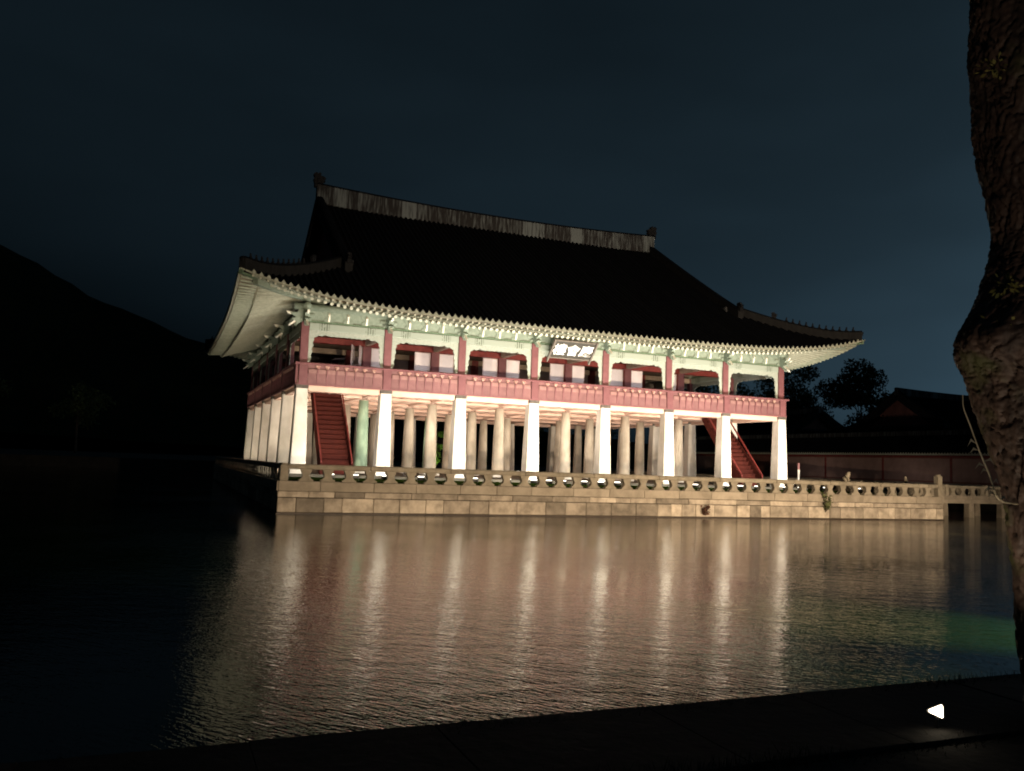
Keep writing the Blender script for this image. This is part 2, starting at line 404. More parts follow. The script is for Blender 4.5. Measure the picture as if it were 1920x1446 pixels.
# ================================================================== SETTING: ground, water, hill
def slab(name, lo, hi, m):
    return build(name, MB().box(lo, hi), m, kind='structure')
b = MB().add([(-3000, -3000, -2), (3000, -3000, -2), (3000, 4000, -2), (-3000, 4000, -2)], [(0, 1, 2, 3)])
build('ground', b, M['bank'], kind='structure')
b = MB().add([(-92, -45.2, 0), (62, -45.2, 0), (62, 82, 0), (-92, 82, 0)], [(0, 1, 2, 3)])
build('water', b, M['water'], origin=(0, 0, 0), kind='structure')
slab('near_bank', (-600, -600, -2), (600, -45.62, 1.075), M['bank'])
slab('east_bank', (60.5, -44.4, -2), (900, 900, 1.55), M['bank'])
slab('far_bank', (-900, 80, -2), (60.5, 900, 1.5), M['bank'])
slab('west_bank', (-900, -44.4, -2), (-90, 80, 1.5), M['bank'])

def vnoise(x, y, seed=0):
    xi = np.floor(x).astype(int); yi = np.floor(y).astype(int); fx = x-xi; fy = y-yi
    def h(a, b):
        n = (a*374761393 + b*668265263 + seed*1442695) & 0xffffffff
        n = ((n ^ (n >> 13))*1274126177) & 0xffffffff
        return ((n ^ (n >> 16)) & 0xffff)/65535.
    u = fx*fx*(3-2*fx); v = fy*fy*(3-2*fy)
    return (h(xi, yi)*(1-u)+h(xi+1, yi)*u)*(1-v) + (h(xi, yi+1)*(1-u)+h(xi+1, yi+1)*u)*v

def hill():
    nx, ny = 140, 40
    X, Y = np.meshgrid(np.linspace(-620, 420, nx), np.linspace(250, 900, ny))
    prof = np.interp(X, [-620, -300, -180, -82, -59, -36, -4, 40, 100, 200, 420], [60, 100, 125, 95.5, 83, 71.5, 61, 48, 33, 20, 10])
    c = np.exp(-((Y-400)/95.)**2)
    prof2 = np.interp(X*400/np.maximum(Y, 300), [-620, -300, -180, -82, -59, -36, -4, 40, 100, 200, 420], [60, 100, 125, 95.5, 83, 71.5, 61, 48, 33, 20, 10])
    Z = (prof2*.0+prof)*c + (vnoise(X/14, Y/14, 3)-.5)*3.2*c + (vnoise(X/5, Y/5, 4)-.5)*1.6*c
    b = MB(); b.v = [tuple(p) for p in np.stack([X, Y, Z], -1).reshape(-1, 3)]
    b.f = [(j*nx+i, j*nx+i+1, (j+1)*nx+i+1, (j+1)*nx+i) for j in range(ny-1) for i in range(nx-1)]; b.m = [0]*len(b.f)
    build('hill', b, M['hill'], smooth=True, kind='structure')
hill()

# ================================================================== ISLAND
IX0, IX1, IY0, IY1 = -2.10, 40.42, -8.86, 41.5
slab('island_ground', (IX0+.35, IY0+.35, -1), (IX1-.35, IY1-.35, 1.55), M['dirt'])
slab('terrace', (-1.25, -1.5, 1.5), (35.7, 29.8, 1.70), M['terrace'])

def embankment(p0, p1, inward, label, seed):
    """retaining wall from p0 to p1 (xy), stones facing away from `inward`"""
    rr = random.Random(seed)
    p0 = Vector((*p0, 0)); p1 = Vector((*p1, 0)); L = (p1-p0).length; ax = (p1-p0)/L; nn = Vector((*inward, 0))
    t = thing('stone_embankment', ((p0+p1)/2)[:], label, 'stone wall', 'embankment walls of the island')
    def blk(name, s0, s1, d0, d1, z0, z1, m, bev, parent=t, kind=None):
        b = MB(); b.cbox((s0, d0, z0), (s1, d1, z1), bev)
        b.v = [tuple(p0 + ax*x + nn*y + Vector((0, 0, z))) for x, y, z in b.v]
        if (ax.x*nn.y-ax.y*nn.x) < 0: b.f = [q[::-1] for q in b.f]
        return build(name, b, m, parent, kind=kind)
    blk('wall_core', .04, L-.04, .10, .5, -1.2, 1.50, M['mortar'], .01)
    blk('footing', -.03, L+.03, -.05, .09, -1.2, .045, M['wet'], .01)
    def course(name, z0, z1, lo, hi, proud, m, bev):
        s = 0
        while s < L-.01:
            w = rr.uniform(lo, hi)
            if L-(s+w) < lo*.7: w = L-s
            j = rr.uniform(-.012, .02)
            blk(name, s+.008+(0 if s else .0), s+w-.008, -proud+j, .3, z0+.006+rr.uniform(0, .012), z1-.006-rr.uniform(0, .016), m, bev)
            s += w
    course('stone_block', .06, .76, .6, 1.7, .0, M['wall'], .028)
    course('stone_block', .76, 1.06, .9, 2.6, .0, M['wall'], .022)
    course('coping_stone', 1.06, 1.535, 1.9, 2.6, .07, M['coping'], .02)
    return t
embankment((IX0, IY0), (IX1, IY0), (0, 1), 'lit tan stone block wall at the waterline below the front balustrade', 3)
embankment((IX0, IY1), (IX0, IY0), (1, 0), 'dark left side stone wall of the island rising from the pond', 4)
embankment((IX1, IY0), (IX1, IY1), (-1, 0), 'dark right side stone wall of the island under the footbridge', 5)

def baluster_mesh():
    zs = [(0, .34), (.07, .34), (.10, .27), (.17, .20), (.25, .165), (.33, .17), (.42, .215), (.50, .25), (.56, .255)]
    poly = [(-w, z) for z, w in zs] + [(w, z) for z, w in reversed(zs)]
    b = MB(); b.prism(poly[::-1], lambda a, z, t: (a, t, z), -.13, .13); return b.mesh('baluster', M['baluster'])
BAL = baluster_mesh()
def balustrade(p0, p1, label, n, z=1.53):
    p0 = Vector((*p0, z)); p1 = Vector((*p1, z)); L = (p1-p0).length; ax = (p1-p0)/L; rz = math.atan2(ax.y, ax.x)
    t = thing('stone_balustrade', ((p0+p1)/2)[:], label, 'balustrade', 'balustrades round the island')
    sd = Vector((-ax.y, ax.x, 0))
    def blk(name, s0, s1, w, z0, z1, m=M['baluster'], bev=.03):
        b = MB(); b.cbox((s0, -w, z0), (s1, w, z1), bev); b.v = [tuple(p0+ax*x+sd*y+Vector((0, 0, q))) for x, y, q in b.v]
        return build(name, b, m, t)
    k = 4; pitch = L/n
    for i in range(0, n, k):
        blk('rail', i*pitch+.004, min(n, i+k)*pitch-.004, .15, .55, .80, bev=.05)
    for i in range(n+1):
        if 0 < i < n: place('baluster', BAL, p0+ax*(i*pitch), t, rot=(0, 0, rz))
    for s in (0, L):
        b = MB(); q = p0+ax*s
        hh = 1.45 if (s > 0 and 'front' in label) else .84
        b.cbox((q.x-.19, q.y-.19, z), (q.x+.19, q.y+.19, z+hh-.1), .03); b.cbox((q.x-.14, q.y-.14, z+hh-.12), (q.x+.14, q.y+.14, z+hh), .04)
        if False: b.v = [(x, y, z+(zz-z)*.60) for x, y, zz in b.v]
        build('post', b, M['baluster'], t)
    return t
BY = IY0+.22
balustrade((IX0+.25, BY), (IX1-.2, BY), 'long front stone balustrade with rounded openings on the lit wall', 41)
balustrade((IX0+.25, IY1-.3), (IX0+.25, BY+.5), 'stone balustrade receding along the dark left edge of the island', 47)
balustrade((IX1-.2, BY+3.6+3.1), (IX1-.2, IY1-.3), 'stone balustrade on the right edge of the island beyond the footbridge', 40)

# ================================================================== footbridge to the east
def bridge():
    y0, y1 = -5.6, -2.8; x0, x1 = IX1, 60.6
    t = thing('stone_footbridge', ((x0+x1)/2, (y0+y1)/2, 0), 'dim stone footbridge leading from the island to the right bank', 'bridge')
    n = 12
    for i in range(n):
        a = x0+(x1-x0)*i/n; c = x0+(x1-x0)*(i+1)/n
        build('deck_slab', MB().cbox((a+.006, y0, 1.3), (c-.006, y1, 1.56), .02), M['coping'], t)
    for y in (y0+.1, y1-.45): build('deck_beam', MB().cbox((x0, y, 1.0), (x1, y+.35, 1.298), .02), M['coping'], t)
    for i in range(1, 6):
        x = x0+(x1-x0)*i/6
        for y in (y0+.3, y1-.3): build('pier', MB().frustum(x, y, -1.5, .99, .6, .5), M['coping'], t)
    for y in (y0+.16, y1-.16):
        for i in range(5):
            a = x0+.3+(x1-x0-.3)*i/5; c = x0+.3+(x1-x0-.3)*(i+1)/5
            build('rail', MB().cbox((a, y-.12, 2.08), (c-.01, y+.12, 2.28), .04), M['baluster'], t)
            for k in range(4): place('baluster', BAL, (a+(c-a)*(k+.6)/4, y, 1.562), t, scale=(.9, .8, .93))
            build('post', MB().cbox((a-.15, y-.15, 1.562), (a+.15, y+.15, 2.34), .03), M['baluster'], t)
bridge()

# ------------------------------------------------------------------ stone animals, slim post, weeds
def skin_figure(name, verts, edges, radii, m, loc, parent=None, root=0, sub=2, rot=(0, 0, 0), scale=1):
    me = bpy.data.meshes.new(name); me.from_pydata(verts, edges, []); me.materials.append(m)
    o = place(name, me, loc, parent, rot=rot, scale=(scale,)*3)
    sk = o.modifiers.new('skin', 'SKIN')
    if not me.skin_vertices: 
        bpy.context.view_layer.objects.active = o
    for i, r in enumerate(radii): me.skin_vertices[0].data[i].radius = (r, r); me.skin_vertices[0].data[i].use_root = (i == root)
    sk.use_smooth_shade = True
    ss = o.modifiers.new('sub', 'SUBSURF'); ss.levels = sub; ss.render_levels = sub
    return o
def stone_animal(loc, rz, label, sc=1.0):
    v = [(0,0,.16),(.10,0,.30),(.15,0,.42),(.22,0,.50),(.31,0,.47),(.16,.07,.25),(.20,.08,.02),(.16,-.07,.25),(.20,-.08,.02),(0,.10,.10),(.10,.12,.03),(0,-.10,.10),(.10,-.12,.03),(.19,.07,.58),(.19,-.07,.58),(-.13,0,.10),(-.15,0,.24)]
    e = [(0,1),(1,2),(2,3),(3,4),(1,5),(5,6),(1,7),(7,8),(0,9),(9,10),(0,11),(11,12),(3,13),(3,14),(0,15),(15,16)]
    r = [.13,.13,.11,.115,.075,.055,.05,.055,.05,.085,.06,.085,.06,.03,.03,.045,.035]
    o = skin_figure('stone_animal', v, e, r, M['baluster'], loc, rot=(0, 0, rz), scale=sc)
    return tag(o, label, 'statue', 'stone animals on the rails')
stone_animal((32.3, BY, 2.325), R(-60), 'small pale stone animal seated on the front balustrade rail', 1.05)
stone_animal((40.9, -5.44, 2.335), R(200), 'small dim stone animal on the first post of the footbridge', .8)

def slim_post():
    loc = (36.55, .4, 1.55)
    t = thing('notice_post', loc, 'slim lit notice post with a pink head beside the right corner column', 'post')
    x, y, z = loc
    build('post', MB().frustum(x, y, z, z+1.45, .08, .14, .02), M['granite'], t)
    build('panel', MB().cbox((x-.08, y-.05, z+1.46), (x+.08, y+.05, z+1.95), .02), M['panel'], t)
    build('base', MB().cbox((x-.22, y-.22, z-.02), (x+.22, y+.22, z+.12), .02), M['granite'], t)
slim_post()

def leaf_mesh(pts, size, seed, flat=.0):
    r = np.random.default_rng(seed); n = len(pts)
    a = r.normal(size=(n, 3)); a /= np.linalg.norm(a, axis=1)[:, None]
    c = r.normal(size=(n, 3)); c -= (c*a).sum(1)[:, None]*a; c /= np.linalg.norm(c, axis=1)[:, None]
    s = size*r.uniform(.6, 1.35, n)[:, None]
    v = np.stack([pts-a*s, pts+c*s*.5, pts+a*s, pts-c*s*.5], 1).reshape(-1, 3)
    b = MB(); b.v = [tuple(q) for q in v]; b.f = [(4*i, 4*i+1, 4*i+2, 4*i+3) for i in range(n)]; b.m = [0]*n
    return b
def clump_points(centres, radii, per, seed):
    r = np.random.default_rng(seed); out = []
    for c, q in zip(centres, radii):
        d = r.normal(size=(per, 3)); d /= np.linalg.norm(d, axis=1)[:, None]
        out.append(np.array(c) + d*q*(r.uniform(.15, 1, (per, 1))**.5)*np.array([1, 1, .75]))
    return np.concatenate(out)
def wall_weed(loc, h, label, m, seed, n):
    t = thing('wall_weed', loc, label, 'plant', 'weeds on the stone wall')
    r = random.Random(seed); st = MB(); pts = []
    for k in range(7):
        a = r.uniform(-.9, .9); top = Vector(loc)+Vector((math.sin(a)*h*.4, -r.uniform(.05, .3), h*r.uniform(.5, 1)))
        mid = (Vector(loc)+top)/2+Vector((0, -.12, -.02))
        st.tube([loc, mid, top], [.012, .009, .004], 4)
        for q in range(n//7):
            u = r.uniform(.2, 1); p = Vector(loc).lerp(mid, u*2) if u < .5 else mid.lerp(top, u*2-1)
            pts.append(p+Vector((r.gauss(0, .07), r.gauss(0, .05), r.gauss(0, .07))))
    build('stem', st, M['wood'], t); build('foliage', leaf_mesh(np.array([p[:] for p in pts]), .085, seed), m, t)
wall_weed((30.5, IY0-.02, .42), 1.25, 'olive green weed sprouting from the lit wall near the right end', M['weed'], 1, 150)
wall_weed((21.6, IY0-.02, .16), .68, 'small reddish dry weed on the lit wall just above the water', M['dead_weed'], 2, 90)

# ================================================================== PAVILION
CX, CY = 17.2, 14.115
XS = [x-CX for x in (0, 4.93, 9.65, 14.60, 19.80, 24.75, 29.47, 34.4)]
YS = [-14.115+5.646*j for j in range(6)]
HX, HY = 21.3, 18.2                        # eave half extents
GAB = 14.75                                # half length of the gabled upper roof
PAV = thing('pavilion', (CX, CY, 1.55), 'large floodlit two-storey pavilion on white stone columns with a black tiled roof', 'pavilion')
WO[PAV] = Vector((0, 0, 1.55))

# ---- stone columns
for i, x in enumerate(XS):
    for j, y in enumerate(YS):
        outer = i in (0, 7) or j in (0, 5)
        if outer:
            c = build('stone_column', MB().frustum(x, y, 1.68, 6.58, .90, .66, .03), M['granite'], PAV)
            build('column_cap', MB().cbox((x-.36, y-.36, 6.58), (x+.36, y+.36, 6.84), .02), M['cap'], c)
        else:
            b = MB(); b.lathe(x, y, [(.43, 1.69), (.425, 2.2), (.40, 3.4), (.36, 5.0), (.315, 6.50)], 24)
            c = build('stone_column', b, M['granite_green_lit'] if (i, j) in ((1, 1), (3, 4)) else M['granite_round'], PAV, smooth=True)
            c['label'] = 'round inner column coloured as if green lit' if (i, j) in ((1, 1), (3, 4)) else 'round tan inner column'
            build('plinth', MB().cbox((x-.56, y-.56, 1.69), (x+.56, y+.56, 1.93), .04), M['granite'], c)

# ---- soffit over the open ground floor
b = MB().box((XS[0]-.3, YS[0]-.3, 6.76), (XS[-1]+.3, YS[-1]+.3, 6.86))
sof = build('soffit', b, M['peach'], PAV)
def between(a, c, m): return a+m, c-m
for j, y in enumerate(YS):
    for i in range(7):
        a, c = between(XS[i], XS[i+1], .37 if j in (0, 5) else .2)
        build('soffit_beam', MB().cbox((a, y-.22, 6.46 if j in (0, 5) else 6.60), (c, y+.22, 6.758), .02), M['peach'], sof)
for i, x in enumerate(XS):
    for j in range(5):
        a, c = between(YS[j], YS[j+1], .37 if i in (0, 7) else .225)
        build('soffit_beam', MB().cbox((x-.2, a, 6.50 if i in (0, 7) else 6.63), (x+.2, c, 6.757), .02), M['peach'], sof)
for i in range(7):
    for k in (1, 2, 3):
        x = XS[i]+(XS[i+1]-XS[i])*k/4
        build('soffit_joist', MB().box((x-.06, YS[0]+.23, 6.715), (x+.06, YS[-1]-.23, 6.756)), M['peach'], sof)

# ---- upper floor
fl = build('upper_floor', MB().box((XS[0]-.30, YS[0]-.30, 6.862), (XS[-1]+.30, YS[-1]+.30, 7.06)), M['floor'], PAV)
build('hall_platform', MB().box((XS[1]-.3, YS[1]-.3, 7.062), (XS[6]+.3, YS[4]+.3, 7.25)), M['floor'], fl)

# ---- railing: four sides; a panel, a stile with its lotus block
RO = .36
def railing_meshes(w):
    b = MB()
    b.box((-w/2, .02, .05), (w/2, .05, .60)); b.cbox((-w/2+.03, -.012, .62), (w/2-.03, .045, .88), .015, 1)
    b.box((-w/2, -.02, .0), (w/2, .05, .05)); b.box((-w/2, -.005, .595), (w/2, .05, .625))
    b.box((-w/2, .07, .60), (w/2, .09, 1.16)); pm = b.mesh('panel', [M['panel'], M['panel_lit']])
    b = MB()
    side = [(-.005, 0), (-.02, .35), (-.075, .62), (-.10, .86), (-.06, .98), (-.03, 1.0), (.0, .9), (.03, .6), (.03, 0)]
    b.prism(side, lambda y, z, t: (t, y, z), -.035, .035)
    b.cbox((-.13, -.12, .985), (.13, .0, 1.10), .03, 1); b.cbox((-.07, -.10, .90), (.07, -.0, .985), .02, 1)
    sm = b.mesh('stile', [M['red'], M['lotus']])
    return pm, sm
_rail_cache = {}
def railing(side):
    if side in ('front', 'back'):
        cs, L = XS, 'x'; n0 = -YS[0]
    else:
        cs, L = YS, 'y'; n0 = XS[-1]
    rz = {'front': 0, 'back': math.pi, 'left': -math.pi/2, 'right': math.pi/2}[side]
    rot = Matrix.Rotation(rz, 3, 'Z')
    def P(s, n, z): return rot @ Vector((s, -n, 0)) + Vector((0, 0, z))     # s along the side, n outward
    hs = cs[-1]
    b = MB()
    b.tube([P(-hs-RO-.12, n0+RO+.06, 8.03), P(hs+RO+.12, n0+RO+.06, 8.03)], .075, 8)
    b.add([P(s, n, z) for s in (-hs-RO, hs+RO) for n, z in ((n0+RO-.10, 6.78), (n0+RO+.03, 6.78), (n0+RO+.03, 6.85), (n0+RO-.10, 6.85))],
          [(0, 1, 5, 4), (1, 2, 6, 5), (2, 3, 7, 6), (3, 0, 4, 7), (0, 3, 2, 1), (4, 5, 6, 7)])
    r = build('railing', b, M['red'], PAV)
    for i in range(len(cs)-1):
        a = cs[i]+.27; c = cs[i+1]-.27
        n = 8 if cs[i+1]-cs[i] < 5.15 else 8
        w = (c-a)/n; key = round(w, 3)
        if key not in _rail_cache: _rail_cache[key] = railing_meshes(w)
        pm, sm = _rail_cache[key]
        for k in range(n):
            place('panel', pm, P(a+(k+.5)*w, n0+RO, 6.85), r, rot=(0, 0, rz))
            if k: place('stile', sm, P(a+k*w, n0+RO, 6.85), r, rot=(0, 0, rz))
    for s in cs:
        b = MB(); b.cbox((-.25, -.06, 0), (.25, .30, 1.27), .02); b.v = [tuple(P(s, n0+RO, 6.83) + rot @ Vector(q)) for q in b.v]
        build('post', b, M['red'], r)
    return r
for sd in ('front', 'left', 'right', 'back'): railing(sd)

# ---- upper columns, lintels, valances, brackets
for i, x in enumerate(XS):
    for j, y in enumerate(YS):
        w = .23 if (i in (0, 7) or j in (0, 5)) else .26
        build('timber_column', MB().cbox((x-w, y-w, 7.062 if w < .25 else 7.252), (x+w, y+w, 10.46), .025), M['red'] if w < .25 else M['red_dark'], PAV)
def wave(t, k): return abs(math.sin(t*k*math.pi))
def valance_mesh(L):
    """cut-out valance hanging under the lintel and down both columns; x along, z down from 0"""
    n = 56; h = L/2; pts = []
    top = [(-h, 0), (h, 0)]
    low = []
    def edge(s):                    # s: 0 at column .. 1 at centre
        base = -.27 - .04*(1-s)**2
        if s < .12: base -= .16*(1-s/.12)**1.5
        return base - .045*wave(s, 6.5) + (.07 if .30 < s < .42 else 0)
    xs = [-h+.30+(L-.6)*i/n for i in range(n+1)]
    low = [(x, edge(1-abs(x)/(h-.30))) for x in xs]
    m = 16; drop = -1.98
    left = []
    for i in range(m+1):
        u = i/m; z = low[0][1] + (drop-low[0][1])*u
        left.append((-h+.30-.15*u+.03*math.sin(u*26), z))
    right = [(-x, z) for x, z in left]
    outline = [(-h, 0)] + [(-h, drop)] + left[::-1] + low[1:-1] + right + [(h, drop), (h, 0)]
    # build as strips (outline is concave): columns strips + top strip
    b = MB()
    def strip(pa, pb):
        for i in range(len(pa)-1):
            q = [pa[i], pa[i+1], pb[i+1], pb[i]]
            vs = [(x, -.035, z) for x, z in q] + [(x, .035, z) for x, z in q]
            b.add(vs, [(0, 1, 2, 3), (7, 6, 5, 4), (0, 4, 5, 1), (2, 6, 7, 3)])
    strip([(x, 0) for x, z in low], low)
    strip([(-h, z) for x, z in left], left)
    strip([(h, z) for x, z in right], right)
    strip([(-h, 0), (-h+.30, 0)], [(-h, low[0][1]), low[0]]); strip([(h-.30, 0), (h, 0)], [low[-1], (h, low[-1][1])])
    return b.mesh('valance', M['valance'])
def block_mesh():
    poly = [(-.26, 0), (-.30, .12), (-.16, .2), (-.20, .34), (-.34, .46), (-.34, .62), (.34, .62), (.34, .46), (.20, .34), (.16, .2), (.30, .12), (.26, 0)]
    b = MB(); b.prism(poly, lambda a, z, t: (a, t, z), -.10, .10)
    b.prism([(-.05, .02), (-.02, -.10), (.03, .05), (.06, .30), (.0, .42)], lambda a, z, t: (t, -.14-a*1.6, z+.12), -.05, .05, 1)
    return b.mesh('flower_block', [M['green'], M['white']])
def bracket_mesh():
    b = MB()
    poly = [(.2, 0), (-.30, -.05), (-.62, -.30), (-.50, -.02), (-.78, .10), (-.55, .22), (-.90, .46), (-.45, .52), (-.40, .80), (.2, .80)]
    b.prism(poly, lambda y, z, t: (t, y, z), -.13, .13)
    b.prism([(-.55, .02), (-.98, -.42), (-.86, -.40), (-.42, -.06)], lambda y, z, t: (t, y, z+.12), -.06, .06, 1)
    b.prism([(-.40, .26), (-1.0, .30), (-1.12, .46), (-.4, .36)], lambda y, z, t: (t, y, z+.1), -.06, .06, 1)
    b.cbox((-.55, -.12, .30), (.55, .12, .52), .04); b.cbox((-.34, -.14, .06), (.34, .14, .28), .04)
    return b.mesh('bracket', [M['green'], M['white']])
FB, BK = block_mesh(), bracket_mesh()
_val = {}
def frieze(side):
    cs = XS if side in ('front', 'back') else YS
    n0 = -YS[0] if side in ('front', 'back') else XS[-1]
    rz = {'front': 0, 'back': math.pi, 'left': -math.pi/2, 'right': math.pi/2}[side]
    rot = Matrix.Rotation(rz, 3, 'Z')
    def P(s, n, z): return rot @ Vector((s, -n, 0)) + Vector((0, 0, z))
    for i in range(len(cs)-1):
        a, c = cs[i]+.23, cs[i+1]-.23; L = c-a
        me = MB().cbox((-L/2+.004, -.17, 0), (L/2-.004, .17, .42), .03)
        key = round(L, 3)
        if key not in _val: _val[key] = (me.mesh('lintel', M['lintel']), valance_mesh(L-.01))
        lm, vm = _val[key]
        l = place('lintel', lm, P((a+c)/2, n0, 10.04), PAV, rot=(0, 0, rz))
        v = bpy.data.objects.new('valance', vm); COL.objects.link(v); v.parent = l; v.location = (0, -.06, -.002)
        for k in (1, 2, 3):
            fb = bpy.data.objects.new('flower_block', FB); COL.objects.link(fb); fb.parent = l
            fb.location = (-L/2+L*k/4, 0, .52)
    for s in cs: place('bracket', BK, P(s, n0, 10.47), PAV, rot=(0, 0, rz))
    hs = cs[-1]+.25
    b = MB(); b.v = [tuple(P(s, n0+d, z)) for s in (-hs, hs) for d, z in ((-.12, 10.462), (.12, 10.462), (.12, 10.555), (-.12, 10.555))]
    b.f = [(0, 1, 5, 4), (1, 2, 6, 5), (2, 3, 7, 6), (3, 0, 4, 7), (0, 3, 2, 1), (4, 5, 6, 7)]; b.m = [0]*6
    build('plate_beam', b, M['green_dark'], PAV)
    b = MB(); b.tube([P(-hs-.4, n0, 11.36), P(hs+.4, n0, 11.36)], .21, 12); build('purlin', b, M['green'], PAV, smooth=True)
    b = MB(); b.v = [tuple(P(s, n0+d, z)) for s in (-hs+.3, hs-.3) for d, z in ((-.05, 10.56), (.045, 10.56), (.045, 11.2), (-.05, 11.2))]
    b.f = [(0, 1, 5, 4), (1, 2, 6, 5), (2, 3, 7, 6), (3, 0, 4, 7), (0, 3, 2, 1), (4, 5, 6, 7)]; b.m = [0]*6
    build('frieze_board', b, M['green'], PAV)
for sd in ('front', 'left', 'right', 'back'): frieze(sd)

build('hall_ceiling', MB().box((XS[0]+.1, YS[0]+.1, 10.62), (XS[-1]-.1, YS[-1]-.1, 10.72)), M['ceil'], PAV)
for j in (1, 2, 3, 4):
    build('hall_beam', MB().cbox((XS[0]+.24, YS[j]-.2, 10.05), (XS[-1]-.24, YS[j]+.2, 10.45), .03), M['red_dark'] if j in (1, 4) else M['ceil'], PAV)
for i in range(1, 7):
    for j0, j1 in ((0, 1), (4, 5)):
        build('hall_beam', MB().cbox((XS[i]-.17, YS[j0]+.24, 10.08), (XS[i]+.17, YS[j1]-.21, 10.44), .03), M['ceil'], PAV)

# ---- paper doors of the inner hall
def door_mesh(w=1.12, h=2.76):
    b = MB(); b.box((-w/2+.03, -.015, .03), (w/2-.03, .015, h-.03))
    for x in (-w/2, w/2-.05): b.box((x, -.03, 0), (x+.05, .03, h), 1)
    for z in (0, h-.05): b.box((-w/2+.05, -.028, z), (w/2-.05, .028, z+.05), 1)
    return b.mesh('paper_door', [M['paper'], M['paper_frame']])
DM = door_mesh()
for j in (1, 4):
    for i in range(1, 7):
        for s in (-1, 1):
            if i == 6 and s == 1: continue
            if j == 1 and i == 1 and s == -1:
                place('paper_door', DM, (XS[1]-.45, YS[1]-.4, 7.26), PAV, rot=(0, 0, R(68)))
                place('paper_door', DM, (XS[1]-1.0, YS[1]-.5, 7.26), PAV, rot=(0, 0, R(70))); continue
            place('paper_door', DM, (XS[i]+s*.84, YS[j], 7.26), PAV)
        build('hall_post_panel', MB().box((XS[i]-.28, YS[j]-.285, 7.26), (XS[i]+.28, YS[j]-.262, 10.04)), M['red'], PAV)
for (x, y, z, rx) in ((3.9-CX, 12-CY, 9.80, 84), (3.2-CX, 9.6-CY, 8.95, 82), (28.5-CX, 14-CY, 9.8, 85)):
    o = place('lifted_door', DM, (x, y, z), PAV, rot=(R(rx), 0, R(90)))

for i in range(1, 6):
    for k in range(4):
        a = XS[i]+.27+(XS[i+1]-XS[i]-.54)*k/4; c = XS[i]+.27+(XS[i+1]-XS[i]-.54)*(k+1)/4
        build('partition_panel', MB().cbox((a+.01, YS[2]-.03, 7.26), (c-.01, YS[2]+.03, 10.04), .015), M['partition'], PAV)
# ---- stairs
def staircase(x0, x1, label):
    y0, z0, y1, z1 = -14.115+.5, 1.70, -14.115+5.0, 6.74
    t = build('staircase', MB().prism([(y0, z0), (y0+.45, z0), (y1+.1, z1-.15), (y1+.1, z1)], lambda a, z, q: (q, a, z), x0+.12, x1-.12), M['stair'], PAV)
    t['label'] = label
    n = 17
    for k in range(n):
        y = y0+(y1-y0)*k/n; z = z0+(z1-z0)*(k+1)/n
        build('step', MB().cbox((x0+.09, y-.04, z-.07), (x1-.09, y+.30, z), .012), M['stair'], t)
        build('riser', MB().box((x0+.1, y+.005, z-.30), (x1-.1, y+.03, z-.072)), M['stair'], t)
    for x in (x0, x1-.085):
        build('stringer', MB().prism([(y0-.25, z0), (y0+.35, z0), (y1+.2, z1-.2), (y1+.2, z1), (y1-.05, z1), (y0-.2, z0+.62)], lambda a, z, q: (q, a, z), x, x+.085), M['stair'], t)
        build('handrail', MB().prism([(y0-.22, z0+.66), (y1-.6, z1-.02), (y1-.75, z1-.02), (y0-.25, z0+.78)], lambda a, z, q: (q, a, z), x+.005, x+.075), M['red_dark'], t)
    return t
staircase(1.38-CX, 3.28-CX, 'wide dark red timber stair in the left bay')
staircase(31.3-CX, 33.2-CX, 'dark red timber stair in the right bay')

# ================================================================== ROOFS (hip-and-gable), shared by pavilion and far halls
class RoofP:
    def __init__(s, hx, hy, ze, G, a, q, l2, l5): s.hx, s.hy, s.ze, s.G, s.a, s.q, s.l2, s.l5 = hx, hy, ze, G, a, q, l2, l5
    def lift(s, t): t = min(abs(t), 1.02); return s.l2*t*t + s.l5*t**5
    def prof(s, d): return s.ze + s.a*d + s.q*d*d
    def z(s, x, y, end=False):
        ax, ay = s.hx-abs(x), s.hy-abs(y)
        if end or abs(x) > s.G+1e-6:
            d = min(ax, ay); t = x/s.hx if ay <= ax else y/s.hy
        else: d = ay; t = x/s.hx
        fade = max(0, 1-d/9.0)**2
        return s.prof(d) + s.lift(t)*fade
    def zr(s): return s.prof(s.hy)
SIDES = {'front': (lambda s, n: (s, -n)), 'back': (lambda s, n: (-s, n)), 'left': (lambda s, n: (-n, -s)), 'right': (lambda s, n: (n, s))}

def solid_grid(b, X, Y, zf, th):
    nx, ny = len(X), len(Y)
    top = [(x, y, zf(x, y)) for y in Y for x in X]; bot = [(x, y, z-th) for x, y, z in top]
    N = nx*ny; fs = []
    for j in range(ny-1):
        for i in range(nx-1):
            q = (j*nx+i, j*nx+i+1, (j+1)*nx+i+1, (j+1)*nx+i)
            fs.append(q); fs.append(tuple(k+N for k in q[::-1]))
    rim = [i for i in range(nx)] + [j*nx+nx-1 for j in range(1, ny)] + [(ny-1)*nx+i for i in range(nx-2, -1, -1)] + [j*nx for j in range(ny-2, 0, -1)]
    for k in range(len(rim)):
        a, c = rim[k], rim[(k+1) % len(rim)]; fs.append((a, a+N, c+N, c))
    b.add(top+bot, fs)

